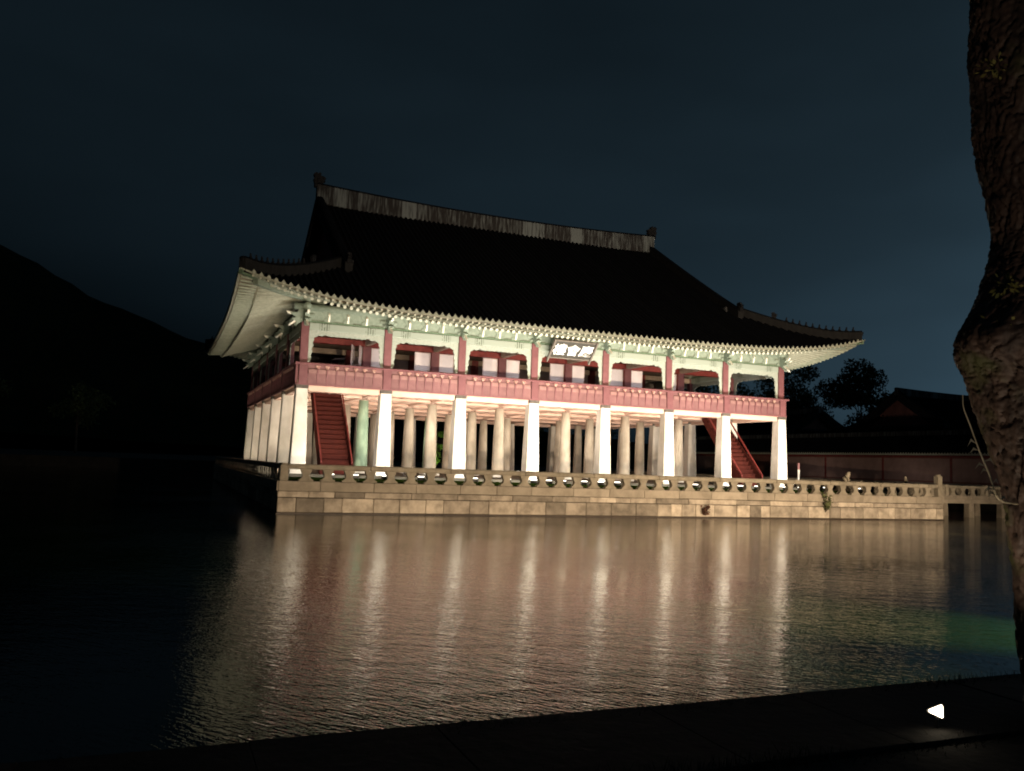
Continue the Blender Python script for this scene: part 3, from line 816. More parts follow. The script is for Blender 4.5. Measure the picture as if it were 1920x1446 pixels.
def tile_rows(parent, P, side, pitch, as_parts, w=.105, h=.11, seg=9, mats=None):
    hs, hn = (P.hx, P.hy) if side in ('front', 'back') else (P.hy, P.hx)
    f = SIDES[side]; n = int(2*hs/pitch); allb = MB()
    sv = Vector((*f(1, 0), 0))
    for k in range(n):
        s = -hs + pitch*(k+.5) + (2*hs-n*pitch)/2
        ay = hs-abs(s)
        if side in ('front', 'back'): top = hn if abs(s) <= P.G else min(hn, ay)
        else: top = min(P.hx-P.G, ay)
        top -= .05
        if top < .35: continue
        pts = []
        for i in range(seg+1):
            d = -.06+(top+.06)*i/seg
            x, y = f(s, hn-d)
            end = side in ('left', 'right') or abs(s) > P.G
            pts.append((x, y, P.z(*f(s, hn-max(d, 0)), end=end)+.01))
        b = MB() if as_parts else allb
        b.sweep([(-w, -.02), (-w*.62, h*.8), (0, h), (w*.62, h*.8), (w, -.02)], pts, sv, 0, closed=True, capmi=1)
        # drip tile below the cap
        p = Vector(pts[0]); nv = Vector((*f(0, 1), 0))
        b.add([p+sv*a+nv*.03+Vector((0, 0, z)) for a, z in ((-w*1.25, -.01), (-w*.42, h*.55), (0, h*1.5), (w*.42, h*.55), (w*1.25, -.01), (w*.5, -.085), (-w*.5, -.085))], [(0, 1, 2, 3, 4, 5, 6)], 1)
        if as_parts: build('tile_row', b, mats, parent)
    if not as_parts: build('tile_rows', allb, mats, parent, kind='stuff')

def lerp_path(p0, p1, n): return [Vector(p0).lerp(Vector(p1), i/n) for i in range(n+1)]
def ridge_strip(name, pts, w, h, parent, side, m=None, cap=.14):
    b = MB(); b.sweep([(-w, -.25), (w, -.25), (w, h), (-w, h)], pts, side)
    r = build(name, b, m or M['plaster'], parent)
    b = MB(); b.sweep([(-w*1.12, h), (w*1.12, h), (w*.8, h+cap), (0, h+cap*1.25), (-w*.8, h+cap)], pts, side)
    build('ridge_cap', b, M['tile'], r)
    return r
def roof(parent, P, pitch, parts, thick=.22, ridge_h=1.15, scale=1.0, gable_mat=None, detail=True):
    b = MB()
    n = 28 if detail else 14
    solid_grid(b, list(np.linspace(-P.G, P.G, n)), list(np.linspace(-P.hy, P.hy, 2*n+1)), lambda x, y: P.z(x, y), thick)
    for s in (-1, 1):
        solid_grid(b, sorted(s*x for x in np.linspace(P.G+.001, P.hx, 12)), list(np.linspace(-P.hy, P.hy, 4*n+1)), lambda x, y: P.z(x, y, True), thick)
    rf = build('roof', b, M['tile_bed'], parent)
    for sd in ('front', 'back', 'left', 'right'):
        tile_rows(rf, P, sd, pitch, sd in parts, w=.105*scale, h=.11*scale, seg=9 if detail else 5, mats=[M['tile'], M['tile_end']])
    # main ridge, sagging a little to the middle
    zr = P.zr(); sc = scale
    pts = [(x, 0, zr-.12+.42*(x/P.G)**2*ridge_h/1.15) for x in np.linspace(-P.G-.1, P.G+.1, 15)]
    ridge_strip('main_ridge', pts, .30*sc, ridge_h, rf, (0, 1, 0))
    dg = min(6.1, P.hx-P.G)                       # where gable ridge meets hip ridge, measured from the eave
    for sx in (-1, 1):
        for sy in (-1, 1):
            gp = []
            y1 = P.hy-dg+.8
            for i in range(11):
                y = sy*(.35+(y1-.35)*i/10); gp.append((sx*(P.G-.15), y, P.z(sx*(P.G-.15), y)+.0))
            ridge_strip('gable_ridge', gp, .24*sc, .62*sc, rf, (1, 0, 0), cap=.1, m=M['hip_plaster'])
            hp = []
            for i in range(11):
                d = dg*(1-i/10); x, y = sx*(P.hx-d-.12), sy*(P.hy-d-.12); hp.append((x, y, P.z(x, y, True)+.02))
            sv = Vector((sx, -sy, 0)).normalized()
            if sx*sy > 0: sv = -sv
            ridge_strip('hip_ridge', hp, .22*sc, .50*sc, rf, sv, cap=.1, m=M['hip_plaster'])
            if detail:
                # ornaments: gable ridge foot and the row of figures down the hip
                e = Vector(gp[-1]); place('ridge_ornament', ORN, e+Vector((0, -sy*.1, .66)), rf, rot=(0, 0, 0 if sy < 0 else math.pi), scale=(.62,)*3)
                hv = [Vector(q) for q in hp]
                az = math.atan2(sy, sx)
                def along(u):
                    k = min(9, int(u*10)); return hv[k].lerp(hv[k+1], u*10-k)
                place('ridge_ornament', ORN, along(.30)+Vector((0, 0, .58)), rf, rot=(0, 0, az+math.pi/2), scale=(.45,)*3)
                for k in range(11): place('roof_figure', FIG, along(.40+.053*k)+Vector((0, 0, .56)), rf, rot=(0, 0, az), scale=(1, 1, 1))
                place('ridge_ornament', ORN, along(.995)+Vector((0, 0, .3)), rf, rot=(0, 0, az+math.pi/2), scale=(.3,)*3)
    for sx in (-1, 1):
        if detail: place('ridge_end', ORN, (sx*(P.G-.05), 0, zr+.26+ridge_h), rf, rot=(0, 0, math.pi/2 if sx < 0 else -math.pi/2))
        # gable wall under the verge
        xg = sx*(P.G-.75); zb = P.prof(P.hx-P.G)-.3; ys = np.linspace(-(P.hy-(P.hx-P.G))+.2, P.hy-(P.hx-P.G)-.2, 15)
        poly = [(ys[0], zb), (ys[-1], zb)] + [(y, P.z(0, y)-.15) for y in ys[::-1]]
        g = build('gable_wall', MB().prism(poly, lambda a, z, t: (t, a, z), xg-.08, xg+.08), gable_mat or M['red_dark'], rf)
        b = MB(); b.sweep([(-.10, -.15), (.10, -.15), (.10, .28), (-.10, .28)], [(sx*(P.G-.55), y, zb+.42) for y in (ys[0]-.2, 0, ys[-1]+.2)], (1, 0, 0)); build('gable_foot_ridge', b, M['plaster'], g)
        b = MB()
        for sy in (-1, 1):
            b.sweep([(-.04, -.62), (.04, -.62), (.04, -.02), (-.04, -.02)], [(sx*(P.G-.06), sy*(.02+(abs(ys[0])-.02)*i/10), P.z(0, sy*(.02+(abs(ys[0])-.02)*i/10))-.2) for i in range(11)], (1, 0, 0))
        build('bargeboard', b, M['ornament'], g)
    return rf
def ornament_mesh():     # upright beast-head finial: faces local -y... profile in (y, z)
    p = [(.34, -.1), (.36, .25), (.44, .45), (.36, .62), (.44, .86), (.26, 1.02), (.10, .92), (.02, 1.04), (-.12, .96), (-.10, .78), (-.34, .74), (-.50, .62), (-.34, .52), (-.46, .38), (-.28, .28), (-.34, -.1)]
    b = MB(); b.prism([(y, z) for y, z in p], lambda y, z, t: (t, y, z), -.19, .19)
    b.cbox((-.23, -.2, .2), (.23, .2, .55), .05); b.cbox((-.25, -.30, -.12), (.25, .34, .12), .04)
    return b.mesh('ridge_ornament', M['ornament'])
def figure_mesh():
    b = MB(); b.lathe(0, 0, [(.10, -.06), (.12, .02), (.085, .12), (.06, .19), (.03, .21)], 8)
    b.lathe(.02, 0, [(.02, .20), (.055, .23), (.06, .28), (.035, .33), (.005, .36)], 8); b.cbox((.03, -.09, .0), (.13, -.05, .10), .01); b.cbox((.03, .05, .0), (.13, .09, .10), .01)
    return b.mesh('roof_figure', M['ornament'])
ORN, FIG = ornament_mesh(), figure_mesh()
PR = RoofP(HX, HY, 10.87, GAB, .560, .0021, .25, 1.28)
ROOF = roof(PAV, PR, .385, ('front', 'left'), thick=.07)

# ---- eaves: boarding, round rafters, flying rafters, corner beams
def eaves():
    HS = {'front': (HX, HY), 'back': (HX, HY), 'left': (HY, HX), 'right': (HY, HX)}
    def pt(side, s, d, z):
        f = SIDES[side]; return Vector((*f(s, HS[side][1]-d), z))
    # ring stations: distance in from the eave, height at mid-span, share of corner lift
    ring = [(.03, 10.79, 1.0), (.10, 10.785, 1.0), (1.25, 10.93, .93), (1.28, 10.76, .92), (4.4, 12.02, .30)]
    b = MB(); m = 60
    for side in SIDES:
        hs = HS[side][0]; rows = []
        for d, z, l in ring:
            rows.append([pt(side, (-1+2*i/m)*(hs-d), d, z+l*PR.lift(-1+2*i/m)) for i in range(m+1)])
        vs = [p for r in rows for p in r]; n = m+1
        b.add(vs, [(k*n+i, k*n+i+1, (k+1)*n+i+1, (k+1)*n+i) for k in range(len(ring)-1) for i in range(m)])
    ev = build('eave_boarding', b, M['board'], PAV)
    for side in SIDES:                               # fascia strips
        hs = HS[side][0]
        for nm, d, z, l, hh, w in (('fascia', .03, 10.775, 1.0, .085, .05), ('inner_fascia', 1.22, 10.725, .92, .10, .06)):
            b = MB(); sv = Vector((*SIDES[side](0, 1), 0))
            b.sweep([(-w, 0), (w, 0), (w, hh), (-w, hh)], [pt(side, (-1+2*i/m)*(hs-d), d, z+l*PR.lift(-1+2*i/m)) for i in range(m+1)], sv)
            build(nm, b, M['rafter'], ev)
    for side in SIDES:
        parts = side in ('front', 'left'); hs = HS[side][0]
        rb, fb = MB(), MB()
        n = int(2*(hs-.5)/.385)
        for k in range(n):
            s = -(hs-.5)+(k+.5)*2*(hs-.5)/n
            # round rafter
            so = s*(hs-1.3)/(hs-.2)
            lim = hs-4.4-2.2
            si = so if abs(so) < lim else math.copysign(lim+(abs(so)-lim)*(2.2/(hs-1.3-lim)), so)
            t = so/(hs-1.3)
            p0 = pt(side, so, 1.12, 10.60+.9*PR.lift(t)); p1 = pt(side, si, 4.5, 11.93+.30*PR.lift(t))
            b = MB() if parts else rb
            b.tube([p0, p1], .095, 8, 0, capmi=1)
            if parts: build('rafter', b, [M['rafter'], M['cream']], ev, smooth=False)
            # flying rafter (square)
            q0 = pt(side, s, (.12), 10.70+PR.lift(s/(hs-.14))); sj = s + (si-so)*.32; q1 = pt(side, sj, 1.55, 10.85+.9*PR.lift(t))
            b = MB() if parts else fb
            b.tube([q0, q1], .075, 4, 0, capmi=1)
            if parts: build('flying_rafter', b, [M['fly'], M['cream']], ev)
        if not parts:
            build('rafters', rb, [M['rafter'], M['cream']], ev, kind='stuff'); build('flying_rafters', fb, [M['fly'], M['cream']], ev, kind='stuff')
    for sx in (-1, 1):
        for sy in (-1, 1):
            L = PR.lift(1)
            b = MB(); pts = [(sx*(HX-5.2), sy*(HY-5.2), 11.95), (sx*(HX-2.4), sy*(HY-2.4), 11.05+.55*L), (sx*(HX-.9), sy*(HY-.9), 10.62+.88*L)]
            sv = Vector((sx, -sy, 0)).normalized()
            b.sweep([(-.17, -.22), (.17, -.22), (.17, .25), (-.17, .25)], pts, sv if sx*sy < 0 else -sv); build('corner_beam', b, [M['green']], ev)
            b = MB(); pts = [(sx*(HX-1.6), sy*(HY-1.6), 10.88+.80*L), (sx*(HX-.05), sy*(HY-.05), 10.66+L)]
            b.sweep([(-.12, -.12), (.12, -.12), (.12, .16), (-.12, .16)], pts, sv if sx*sy < 0 else -sv); build('corner_tip', b, M['green_dark'], ev)
    return ev
eaves()

# ================================================================== NAME PLAQUE
def plaque():
    c0 = Vector((16.85, -.66, 9.66)); up = Vector((0, -1.0, 1.0)).normalized(); rt = Vector((1, 0, 0)); out = rt.cross(up)   # faces down and out
    rot = Matrix((rt, up, out)).transposed().to_euler()
    t = thing('name_plaque', c0[:], 'tilted name plaque with white characters hung over the middle bay', 'sign')
    t.rotation_euler = rot; WO[t] = Vector((0, 0, 0))
    build('board', MB().cbox((-1.42, 0, -.06), (1.42, 1.32, 0), .01), M['plaque'], t)
    for x in (-1.50, 1.50):
        b = MB(); b.prism([(-.05, -.30), (.0, -.42), (.05, -.28), (.05, 1.42), (-.05, 1.42)], lambda a, z, q: (x+a, z, q), -.08, .10); build('frame_wing', b, M['plaque_frame'], t)
    for y0, y1 in ((-.08, .03), (1.31, 1.40)):
        build('frame_bar', MB().cbox((-1.41, y0, -.07), (1.41, y1, .09), .02), M['plaque_frame'], t)
    for k, ch in enumerate('樓會慶'):
        cu = bpy.data.curves.new('character', 'FONT'); cu.body = ch; cu.size = .92; cu.extrude = .03; cu.offset = .010; cu.align_x = 'CENTER'; cu.resolution_u = 3
        o = bpy.data.objects.new('character', cu); COL.objects.link(o)
        bpy.context.view_layer.update()
        me = bpy.data.meshes.new_from_object(o.evaluated_get(bpy.context.evaluated_depsgraph_get())); me.name = 'character'
        bpy.data.objects.remove(o); bpy.data.curves.remove(cu)
        me.materials.clear(); me.materials.append(M['letter'])
        q = place('character', me, (-.95+.95*k, .31, .035), t); q.scale = (1, 1.0, 1)
    for x in (-1.0, 1.0):
        b = MB(); b.tube([(x, 1.38, .0), (x, 1.9, -.75)], .025, 6); build('hanger', b, M['black_metal'], t)
plaque()

# ================================================================== FLOODLIGHTS on the island
WARM = (1, .86, .66); NEUT = (1, .915, .80)
FX = [-1.68, .52, 1.72, 3.23, 5.11, 8.02, 9.91, 11.43, 12.32, 13.18, 14.49, 15.52, 16.57, 20.3, 21.78, 24.06, 25.02, 26.26, 28.43, 29.57, 30.79]
KF = 1750
for n_, x in enumerate(FX):
    tx = min(35.2, max(-.6, x))
    floodlight((x, -7.75, 1.55), (tx, 0, 6.2), KF*(.2 if x < -1 else .5 if x < 1 else .75 if x < 2 else 1), 'small glowing floodlight behind the front balustrade, %s from the left' % ORD[n_], 'floodlights behind the front balustrade', NEUT, 102, .6, .06)
for x, w_ in ((33.2, 'left'), (36.0, 'right')):
    floodlight((x, -6.0, 1.55), (min(x, 34.4), 0, 6), KF*1.2, '%s one of two small floodlights near the right front corner of the terrace' % w_, 'floodlights by the right front corner', NEUT, 105, .55, .06)
for n_, y in enumerate((1.5, 7, 13, 19, 25)):
    floodlight((-1.62, y, 1.55), (.1, y+2.4, 6.2), 380, 'small floodlight on the strip left of the left columns, %s from the front' % ORD[n_], 'floodlights along the left columns', WARM, 120, .6, .06)
for n_, y in enumerate((3, 12, 21)):
    floodlight((38.2, y, 1.55), (34.4, y, 7.5), 1300, 'small floodlight on the terrace right of the pavilion, %s from the front' % ORD[n_], 'floodlights right of the pavilion', NEUT, 110, .6, .06)
for n_, (x, y) in enumerate(((2.4, 8.6), (7.3, 2.9), (12.1, 8.6), (17.2, 2.9), (22.3, 8.6), (27.1, 2.9), (7.3, 14.1), (17.2, 14.1), (27.1, 14.1), (12.1, 20), (22.3, 20))):
    floodlight((x, y, 1.70), (x, y+.3, 6.7), 720, 'floodlight between inner columns, %s bay from left, %s row from front' % (ORD[[2.4, 7.3, 12.1, 17.2, 22.3, 27.1].index(x)], ORD[[2.9, 8.6, 14.1, 20].index(y)]), 'floodlights between the inner columns', (1, .85, .69), 150, .5, .08)

# ================================================================== south bank: kerb, path, grass, lamps
def bank():
    t = thing('stone_kerb', (0, -45, 1.0), 'dark stone kerb along the near edge of the pond', 'kerb')
    r = random.Random(9); x = -40.
    while x < 40:
        w = r.uniform(1.1, 1.7); b = MB(); b.cbox((x+.002, -45.58+r.uniform(-.01, .01), -1.5), (x+w-.002, -44.42+r.uniform(-.02, .02), 1.10+r.uniform(-.003, .003)), .004)
        build('kerb_stone', b, M['kerb'], t); x += w
    b = MB().add([(-300, -60, 1.079), (300, -60, 1.079), (300, -45.66, 1.079), (-300, -45.66, 1.079)], [(0, 1, 2, 3)])
    build('path', b, M['path'], kind='structure')
    r2 = np.random.default_rng(8); n = 9000
    x = r2.uniform(-14, 6, n); y = np.where(r2.random(n) < .45, -44.50+r2.normal(0, .05, n), -45.62+r2.normal(0, .06, n)); h = r2.uniform(.02, .10, n)*np.clip(vnoise(x*1.3, y, 4)*1.8, .2, 1.3)
    ang = r2.uniform(0, 6.28, n); l = r2.normal(0, .03, (n, 2)); w = .004
    z = np.full(n, 1.075)
    p0 = np.stack([x-w*np.cos(ang), y-w*np.sin(ang), z], -1); p1 = np.stack([x+w*np.cos(ang), y+w*np.sin(ang), z], -1); p2 = np.stack([x+l[:, 0], y+l[:, 1], z+h], -1)
    b = MB(); b.v = [tuple(q) for q in np.stack([p0, p1, p2], 1).reshape(-1, 3)]; b.f = [(3*i, 3*i+1, 3*i+2) for i in range(n)]; b.m = [0]*n
    g = build('grass', b, M['grass'], kind='stuff'); tag(g, 'thin dark grass along the kerb of the near bank', 'grass')
bank()
# wide floods fixed low on the bank wall, they wash the island wall and graze up to the ridge
for n_, (x, pw) in enumerate(((2, 36000), (13, 34000), (24, 46000), (31, 52000))):
    floodlight((x, -44.22, .28), (x+2.0, -8.9, 2.5), pw, 'floodlight fixed low on the near bank wall, %s from the left' % ORD[n_], 'floodlights on the near bank wall', (1, .77, .54), 64, .9, .1)

def bank_spot():
    loc = Vector((-2.44, -45.38, 1.105))
    t = thing('ground_spotlight', loc[:], 'small lit spotlight on the near bank beside the tree', 'spotlight')
    aim = Vector((-.55, -.25, .80)).normalized()
    q = aim.to_track_quat('Z', 'Y')
    c = loc+Vector((0, 0, .10))
    def tr(b): b.v = [tuple(c + q @ Vector(p)) for p in b.v]; return b
    # wedge-shaped luminaire: a triangular glass front in a black wedge
    rt = Vector((.924, -.381, 0)); up = Vector((0, 0, 1)); fr = Vector((-.75, -.62, .24)).normalized()
    tri = [(-.054, .002), (-.049, -.007), (.034, -.042), (.043, -.036), (.040, .034), (.030, .042), (-.049, .009)]
    def wedge(sc, d0, d1): return MB().prism([(a*sc, z*sc) for a, z in tri], lambda a, z, k: c+rt*a+up*z+fr*k, d0, d1)
    build('housing', wedge(1.28, -.07, .0), M['black_metal'], t)
    build('lens', wedge(1.0, .001, .008), M['lens_bank'], t)
    b = MB(); b.tube([loc-Vector((0, 0, .1)), loc+Vector((0, 0, .06))], .012, 6); build('spike', b, M['black_metal'], t)
    spot(c+aim*.06, c+Vector((.42, -.35, 2.4)), 48, (1, .80, .58), 84, .9, .03, t)
    return t
bank_spot()
def tree_uplight(loc, target, power, label, col, size):
    loc = Vector(loc); t = thing('tree_uplight', loc[:], label, 'spotlight')
    x, y, z = loc
    build('housing', MB().lathe(x, y, [(.07, z), (.07, z+.10), (.055, z+.115)], 14), M['black_metal'], t)
    build('lens', MB().lathe(x, y, [(.05, z+.112), (.05, z+.122), (.02, z+.13)], 14), M['lens_bank'], t)
    spot(loc+Vector((0, 0, .17)), target, power, col, size, .95, .04, t)

# ================================================================== big trunk at the right
def catmull(P, n):
    P = [np.array(p, float) for p in P]; P = [2*P[0]-P[1]] + P + [2*P[-1]-P[-2]]; out = []
    segs = len(P)-3
    for k in range(n):
        u = k/(n-1)*segs; i = min(segs-1, int(u)); t = u-i; a, b, c, d = P[i:i+4]
        out.append(.5*((2*b)+(-a+c)*t+(2*a-5*b+4*c-d)*t*t+(-a+3*b-3*c+d)*t**3))
    return np.array(out)
def worley(u, v, nu, seed):
    """F1, F2 of a jittered grid, periodic in u with nu cells"""
    ui = np.floor(u).astype(int); vi = np.floor(v).astype(int)
    f1 = np.full(u.shape, 9.); f2 = np.full(u.shape, 9.)
    def h(a, b, s):
        n = ((a % nu)*374761393 + b*668265263 + s*1274126177) & 0xffffffff
        n = ((n ^ (n >> 13))*1274126177) & 0xffffffff
        return ((n ^ (n >> 16)) & 0xffff)/65535.
    for du in (-1, 0, 1):
        for dv in (-1, 0, 1):
            a, b = ui+du, vi+dv
            d = np.hypot(a+h(a, b, seed)-u, b+h(a, b, seed+7)-v)
            f2 = np.where(d < f1, f1, np.minimum(f2, d)); f1 = np.minimum(f1, d)
    return f1, f2
def trunk():
    loc = (-1.231, -45.67, 1.08)
    t = thing('leaning_tree', loc, 'thick leaning tree trunk with rough wet bark at the right edge', 'tree')
    A = [(-1.20, -45.67, .95), (-1.231, -45.67, 1.171), (-1.409, -45.682, 2.041), (-1.588, -45.681, 2.765), (-1.769, -45.663, 3.342), (-1.853, -45.661, 3.667), (-1.828, -45.714, 4.107), (-1.827, -45.747, 4.436), (-1.93, -45.755, 4.943), (-2.011, -45.776, 5.488), (-2.038, -45.818, 6.035), (-2.062, -45.917, 7.13), (-2.0, -46.1, 9.0)]
    sh = [.0, .01, .045, .085, .045, .0, .10, .135, .095, .04, .035, .02, 0]
    A = [(a[0]+.924*q, a[1]-.381*q, a[2]) for a, q in zip(A, sh)]
    rad = [.53, .475, .42, .425, .445, .46, .405, .375, .375, .36, .375, .37, .30]
    N, MM = 560, 200
    C = catmull(A, N); rr = np.interp(np.linspace(0, 1, N), np.linspace(0, 1, len(rad)), rad)
    k = np.ones(25)/25; rr = np.convolve(np.pad(rr, 12, mode='edge'), k, 'valid')
    th = np.linspace(0, 2*np.pi, MM, endpoint=False); TH, I = np.meshgrid(th, np.arange(N))
    S_ = np.concatenate([[0], np.cumsum(np.linalg.norm(np.diff(C, axis=0), axis=1))]); SS = S_[I]
    nu = 40
    wob = (vnoise(TH*3, SS*4, 2)-.5)*1.6 + (vnoise(TH*9, SS*11, 5)-.5)*.8
    f1, f2 = worley(TH/(2*np.pi)*nu+wob, SS*6.0+TH*1.6+wob, nu, 3)
    g1, g2 = worley(TH/(2*np.pi)*nu*2+wob, SS*22+wob, nu*2, 9)
    plate = np.clip((f2-f1)/.18, 0, 1); plate = plate*plate*(3-2*plate)
    fine = np.clip((g2-g1)/.4, 0, 1)
    big1, big2 = worley(TH/(2*np.pi)*16+wob*.6, SS*3.1-TH*.8+wob*.6, 16, 21); groove = np.clip((big2-big1)/.22, 0, 1)
    lump = .012*groove + (vnoise(np.cos(TH)*1.6+5, SS*1.5+np.sin(TH), 6)-.5)*.09
    Rr = rr[:, None] + lump + (.022*plate*(.5+vnoise(TH*5, SS*6, 31)) + .008*fine) + (vnoise(TH*20, SS*40, 8)-.5)*.008 - .03
    # burl on the pond side (facing the left of the picture)
    zc, tc = 3.70, np.radians(196)
    dth = np.angle(np.exp(1j*(TH-tc)))
    Rr += .085*np.exp(-((C[I][..., 2]-zc)/.17)**2 - (dth/.7)**2)
    X = C[I][..., 0]+Rr*np.cos(TH); Y = C[I][..., 1]+Rr*np.sin(TH); Z = C[I][..., 2]+(vnoise(TH*8, SS*8, 12)-.5)*.03
    b = MB(); b.v = list(map(tuple, np.stack([X, Y, Z], -1).reshape(-1, 3)))
    b.f = [(i*MM+j, i*MM+(j+1) % MM, (i+1)*MM+(j+1) % MM, (i+1)*MM+j) for i in range(N-1) for j in range(MM)]; b.m = [0]*len(b.f)
    build('trunk', b, M['bark'], t, smooth=True)
    # limbs and crown well above the frame
    r = random.Random(3); lb = MB(); cents = []
    for k in range(6):
        a = k*1.05+.4; p = Vector((-2.0, -46.05, 8.4+.12*k)); q = p+Vector((math.cos(a)*1.6, math.sin(a)*1.6, 1.5)); e = q+Vector((math.cos(a+.3)*1.5, math.sin(a+.3)*1.5, 1.3))
        lb.tube([p, q, e], [.17, .10, .04], 8); cents += [q[:], e[:], (e+Vector((0, 0, .7)))[:]]
    build('limb', lb, M['wood'], t)
    pts = clump_points(cents, [1.0]*len(cents), 170, 4); build('crown', leaf_mesh(pts, .09, 5), M['leaf'], t)
    # pale twig hanging beside the trunk
    tw = [(-1.45, -45.40, 2.58), (-1.90, -45.57, 2.59), (-2.26, -45.715, 2.628), (-2.325, -45.704, 2.781), (-2.389, -45.691, 2.917), (-2.459, -45.679, 3.088), (-2.509, -45.67, 3.207), (-2.52, -45.673, 3.29)]
    P = catmull(tw, 30); g = build('twig', MB().tube([tuple(p) for p in P], list(np.linspace(.007, .003, 30)), 5), M['twig'], t)
    for k in range(9):
        p = Vector(P[8+int(k*1.3)]); s = -1 if k % 3 else 1
        rv = Vector((.924, -.381, 0)); d = rv*s*r.uniform(.045, .075)
        mid = p+d*.6+Vector((0, 0, r.uniform(.008, .028))); e = p+d+Vector((0, 0, -.022)); w = Vector((0, 0, .009))
        b = MB().add([p, mid-w, e, mid+w], [(0, 1, 2, 3)]); build('leaf', b, M['twig'], g)
    for (px, py, pz, n, s) in ((-2.29, -45.82, 4.02, 40, .022), (-2.30, -45.80, 3.72, 26, .018), (-2.40, -45.85, 5.45, 36, .02)):
        pts = np.array([(px, py, pz)])+np.random.default_rng(n).normal(0, .045, (n, 3)); build('sprout', leaf_mesh(pts, s, n), M['sprout'], t)
M['twig'] = mat('pale_twig', (.75, .68, .5), (.55, .48, .32), 6, .7)
M['sprout'] = mat('bark_sprout', (.20, .18, .05), (.10, .11, .03), 6, .7)
trunk()
tree_uplight((-4.2, -48.6, 1.08), (-2.0, -45.8, 5.6), 120, 'added uplight out of view on the path, brightening the leaning tree', (1, .80, .62), 60)  # added lamp outside the view, brightens the upper trunk

# ================================================================== other trees and the lit shrub
def tree(name, base, h, cr, label, seed, m=None, n=2600, leaf=.28, group=None, trunk_r=.3, squash=.8):
    r = random.Random(seed); base = Vector(base)
    t = thing(name, base[:], label, 'tree', group)
    top = base+Vector((r.uniform(-.5, .5), r.uniform(-.5, .5), h*.72)); b = MB()
    b.tube([base-Vector((0, 0, .3)), base.lerp(top, .45)+Vector((r.uniform(-.3, .3), 0, 0)), top], [trunk_r, trunk_r*.7, trunk_r*.25], 8)
    cents, rads = [], []
    c0 = base+Vector((0, 0, h-cr*squash*1.0))
    for k in range(20):
        d = Vector((r.gauss(0, 1), r.gauss(0, 1), r.gauss(0, 1))).normalized()*cr*r.uniform(.35, .85); d.z *= squash
        c = c0+d; cents.append(c[:]); rads.append(cr*r.uniform(.22, .42))
        if k < 9: b.tube([base.lerp(top, r.uniform(.45, .95)), (base.lerp(top, .9)+c)/2+Vector((0, 0, -.2)), c], [trunk_r*.35, trunk_r*.22, .03], 6)
    build('trunk', b, M['wood'], t)
    pts = clump_points(cents, rads, n//20, seed); build('crown', leaf_mesh(pts, leaf, seed), m or M['leaf'], t)
    return t
tree('broad_tree', (124, 81.5, 1.55), 25.6, 8.9, 'broad dark tree rising behind the gabled hall at right', 21, n=8000, leaf=.36, squash=1.05, group='dark trees behind the halls')
tree('broad_tree', (132, 112, 1.55), 29, 9.5, 'low dark tree just right of the pavilion corner', 22, n=3600, leaf=.36, group='dark trees behind the halls')
tree('broad_tree', (126, 100, 1.55), 23, 9, 'dark treetop between pavilion and broad tree', 23, n=3600, leaf=.36, group='dark trees behind the halls')
tree('broad_tree', (112, 112, 1.55), 26, 9, 'dark tree glimpsed through the right upper bay', 24, n=3600, leaf=.4, group='dark trees behind the halls')
tree('broad_tree', (106, 126, 1.55), 27, 10, 'dark tree glimpsed through the upper bay left of the last', 25, n=3600, leaf=.4, group='dark trees behind the halls')
for k, (x, y, h, lab) in enumerate(((96, 140, 19, 'rightmost dark tree glimpsed between ground floor columns'), (78, 150, 19, 'dark tree glimpsed behind the middle ground floor columns'), (58, 150, 18, 'dark tree glimpsed left of middle between ground floor columns'), (-110, 150, 20, 'leftmost dark tree on the far left bank'), (-88, 158, 22, 'second dark tree from the left on the far bank'), (-66, 150, 18, 'third dark tree from the left on the far bank'),
                       (-46, 160, 20, 'fourth dark tree from the left on the far bank'), (-24, 155, 16, 'dark tree on the far bank nearest the pavilion'))):
    tree('bank_tree', (x, y, 1.5), h, h*.42, lab, 40+k, n=2200, leaf=.34, group='dark trees on the far bank')

def shrub():
    loc = (18.9, 34.0, 1.55); t = thing('shrub', loc, 'bright green lit shrub seen between the ground floor columns', 'shrub')
    r = random.Random(5); b = MB(); cents = []
    for k in range(9):
        a = r.uniform(0, 6.28); e = Vector(loc)+Vector((math.cos(a)*r.uniform(.2, .9), math.sin(a)*.7, r.uniform(1.4, 4.0))); b.tube([loc, (Vector(loc)+e)/2+Vector((.05, 0, .2)), e], [.05, .035, .01], 5); cents.append(e[:]); cents.append(((Vector(loc)+e*2)/3)[:])
    build('stem', b, M['wood'], t); build('foliage', leaf_mesh(clump_points(cents, [.48]*len(cents), 70, 3), .12, 4), M['leaf_bright'], t)
    tree_uplight((18.3, 32.2, 1.55), (18.9, 34, 3.4), 420, 'ground uplight in front of the bright green shrub', (.85, 1, .35), 90)
shrub()
# lamp on the bank right of the tree that throws a weak green beam over the pond
tree_uplight((12., -44.5, 1.10), (6.0, -37.6, 0), 400000, 'ground spotlight on the bank right of the tree aimed over the pond', (.62, 1, .28), 36)

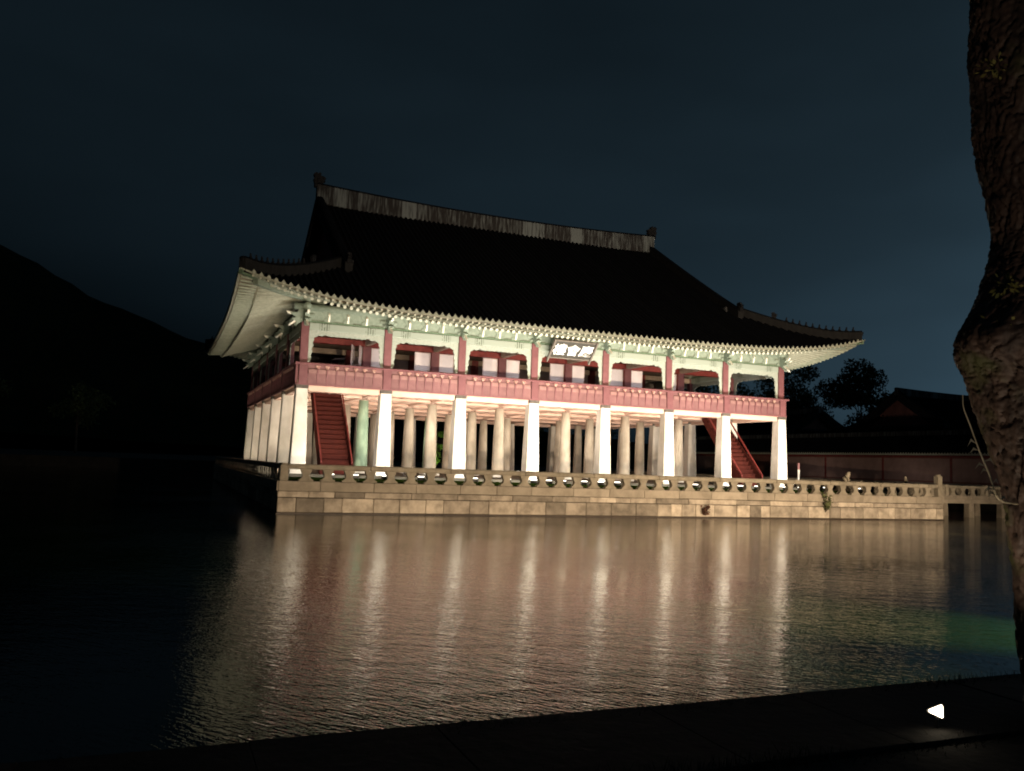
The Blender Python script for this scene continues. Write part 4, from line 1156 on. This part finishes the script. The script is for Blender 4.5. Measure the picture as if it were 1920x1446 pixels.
# ================================================================== palace beyond the right bank
def palace_wall():
    x = 66.; y0, y1 = -14., 64.
    t = thing('palace_corridor', (x, (y0+y1)/2, 1.55), 'long reddish palace corridor wall with a tiled roof on the right bank', 'wall')
    build('wall', MB().box((x, y0, 2.3), (x+3.2, y1, 5.0)), M['palace_wall'], t)
    y = y0; r = random.Random(2)
    while y < y1-.1:
        w = min(r.uniform(1.2, 1.8), y1-y); build('base_stone', MB().cbox((x-.10, y+.008, 1.5), (x+.3, y+w-.008, 2.30), .02), M['palace_base'], t); y += w
    n = 9
    for k in range(n+1):
        yy = y0+(y1-y0)*k/n; build('pillar', MB().cbox((x-.07, yy-.13, 2.302), (x+.05, yy+.13, 5.0), .02), M['red_dark'], t)
        if k < n and k not in (6,):
            build('plaster_panel', MB().box((x-.03, yy+.15, 2.45), (x+.002, yy+(y1-y0)/n-.15, 4.75)), M['palace_plaster'], t)
    build('eave_beam', MB().cbox((x-.10, y0, 4.85), (x+.06, y1, 5.05), .02), M['red_dark'], t)
    xr, zr, xe, ze = x+1.6, 7.3, x-1.0, 5.22
    b = MB(); b.prism([(xe, ze-.14), (xr, zr-.16), (2*xr-xe, ze-.14), (2*xr-xe, ze), (xr, zr), (xe, ze)], lambda a, z, q: (a, q, z), y0-.5, y1+.5)
    rf = build('roof', b, M['tile_bed'], t)
    b = MB(); m = int((y1-y0+1)/.34)
    for k in range(m):
        yy = y0-.5+(k+.5)*.34
        b.sweep([(-.09, -.02), (-.05, .09), (.05, .09), (.09, -.02)], [(xe-.05, yy, ze+.01), ((xe+xr)/2, yy, (ze+zr)/2-.04), (xr, yy, zr+.01)], (0, 1, 0), 0, capmi=1)
    build('tile_rows', b, [M['tile'], M['tile_end']], rf, kind='stuff')
    build('ridge', MB().cbox((xr-.22, y0-.5, zr-.1), (xr+.22, y1+.5, zr+.42), .04), M['plaster'], rf)
    build('eave_edge', MB().box((xe-.02, y0-.5, ze-.17), (xe+.03, y1+.5, ze-.02)), M['tile_end'], rf)
palace_wall()

def hall(loc, rz, P, label, body_h, gm):
    t = thing('palace_hall', loc, label, 'building', 'palace halls on the right bank', rz=rz, local=True)
    wx, wy = P.hx-2.6, P.hy-2.6
    build('wall', MB().box((-wx, -wy, 0), (wx, wy, body_h)), M['palace_wall'], t)
    n = 7
    for k in range(n+1):
        x = -wx+2*wx*k/n
        for y in (-wy, wy): build('pillar', MB().lathe(x, y, [(.26, -.3), (.24, body_h)], 10), M['red_dark'], t)
        if k < n:
            for sy in (-1, 1): build('window', MB().cbox((x+.5, sy*wy-.06, 1.2), (x+2*wx/n-.5, sy*wy+.06, body_h-1), .03), M['paper_frame'], t)
    build('plinth', MB().box((-wx-.9, -wy-.9, -.6), (wx+.9, wy+.9, .0)), M['palace_base'], t)
    roof(t, P, .5, (), thick=.3, ridge_h=.75, scale=1.2, gable_mat=gm, detail=False)
    return t
hall((110, 45.6, 2.0), 0, RoofP(19.5, 12.5, 5.9, 15.2, .47, .0085, .15, .8), 'dark palace hall with a red gable facing the pavilion', 6.2, M['palace_wall'])
hall((101, 85, 2.0), R(90), RoofP(20, 9.5, 6.6, 16.5, .46, .008, .15, .6), 'long low dark hall partly hidden by the pavilion corner', 5.2, M['palace_wall'])

for n_, y in enumerate((2, 16, 30)):
    floodlight((61.6, y, 1.55), (66, y, 3.6), 80, 'small floodlight at the foot of the palace corridor wall, %s from the right' % ORD[n_], 'floodlights at the palace corridor', (1, .84, .74), 150, .6, .06)
floodlight((83, 45, 1.55), (95, 45.6, 12.5), 480, 'floodlight in the palace court below the red gable', None, (1, .82, .70), 70, .8, .08)

for n_ in range(7):
    x = (XS[n_]+XS[n_+1])/2+CX
    floodlight((x, 1.0, 7.062), (x, 5.6, 9.0), 230, 'small floodlight on the upper gallery floor behind the railing, %s bay from the left' % ORD[n_], 'floodlights on the upper gallery floor', (1, .90, .93), 130, .5, .06)
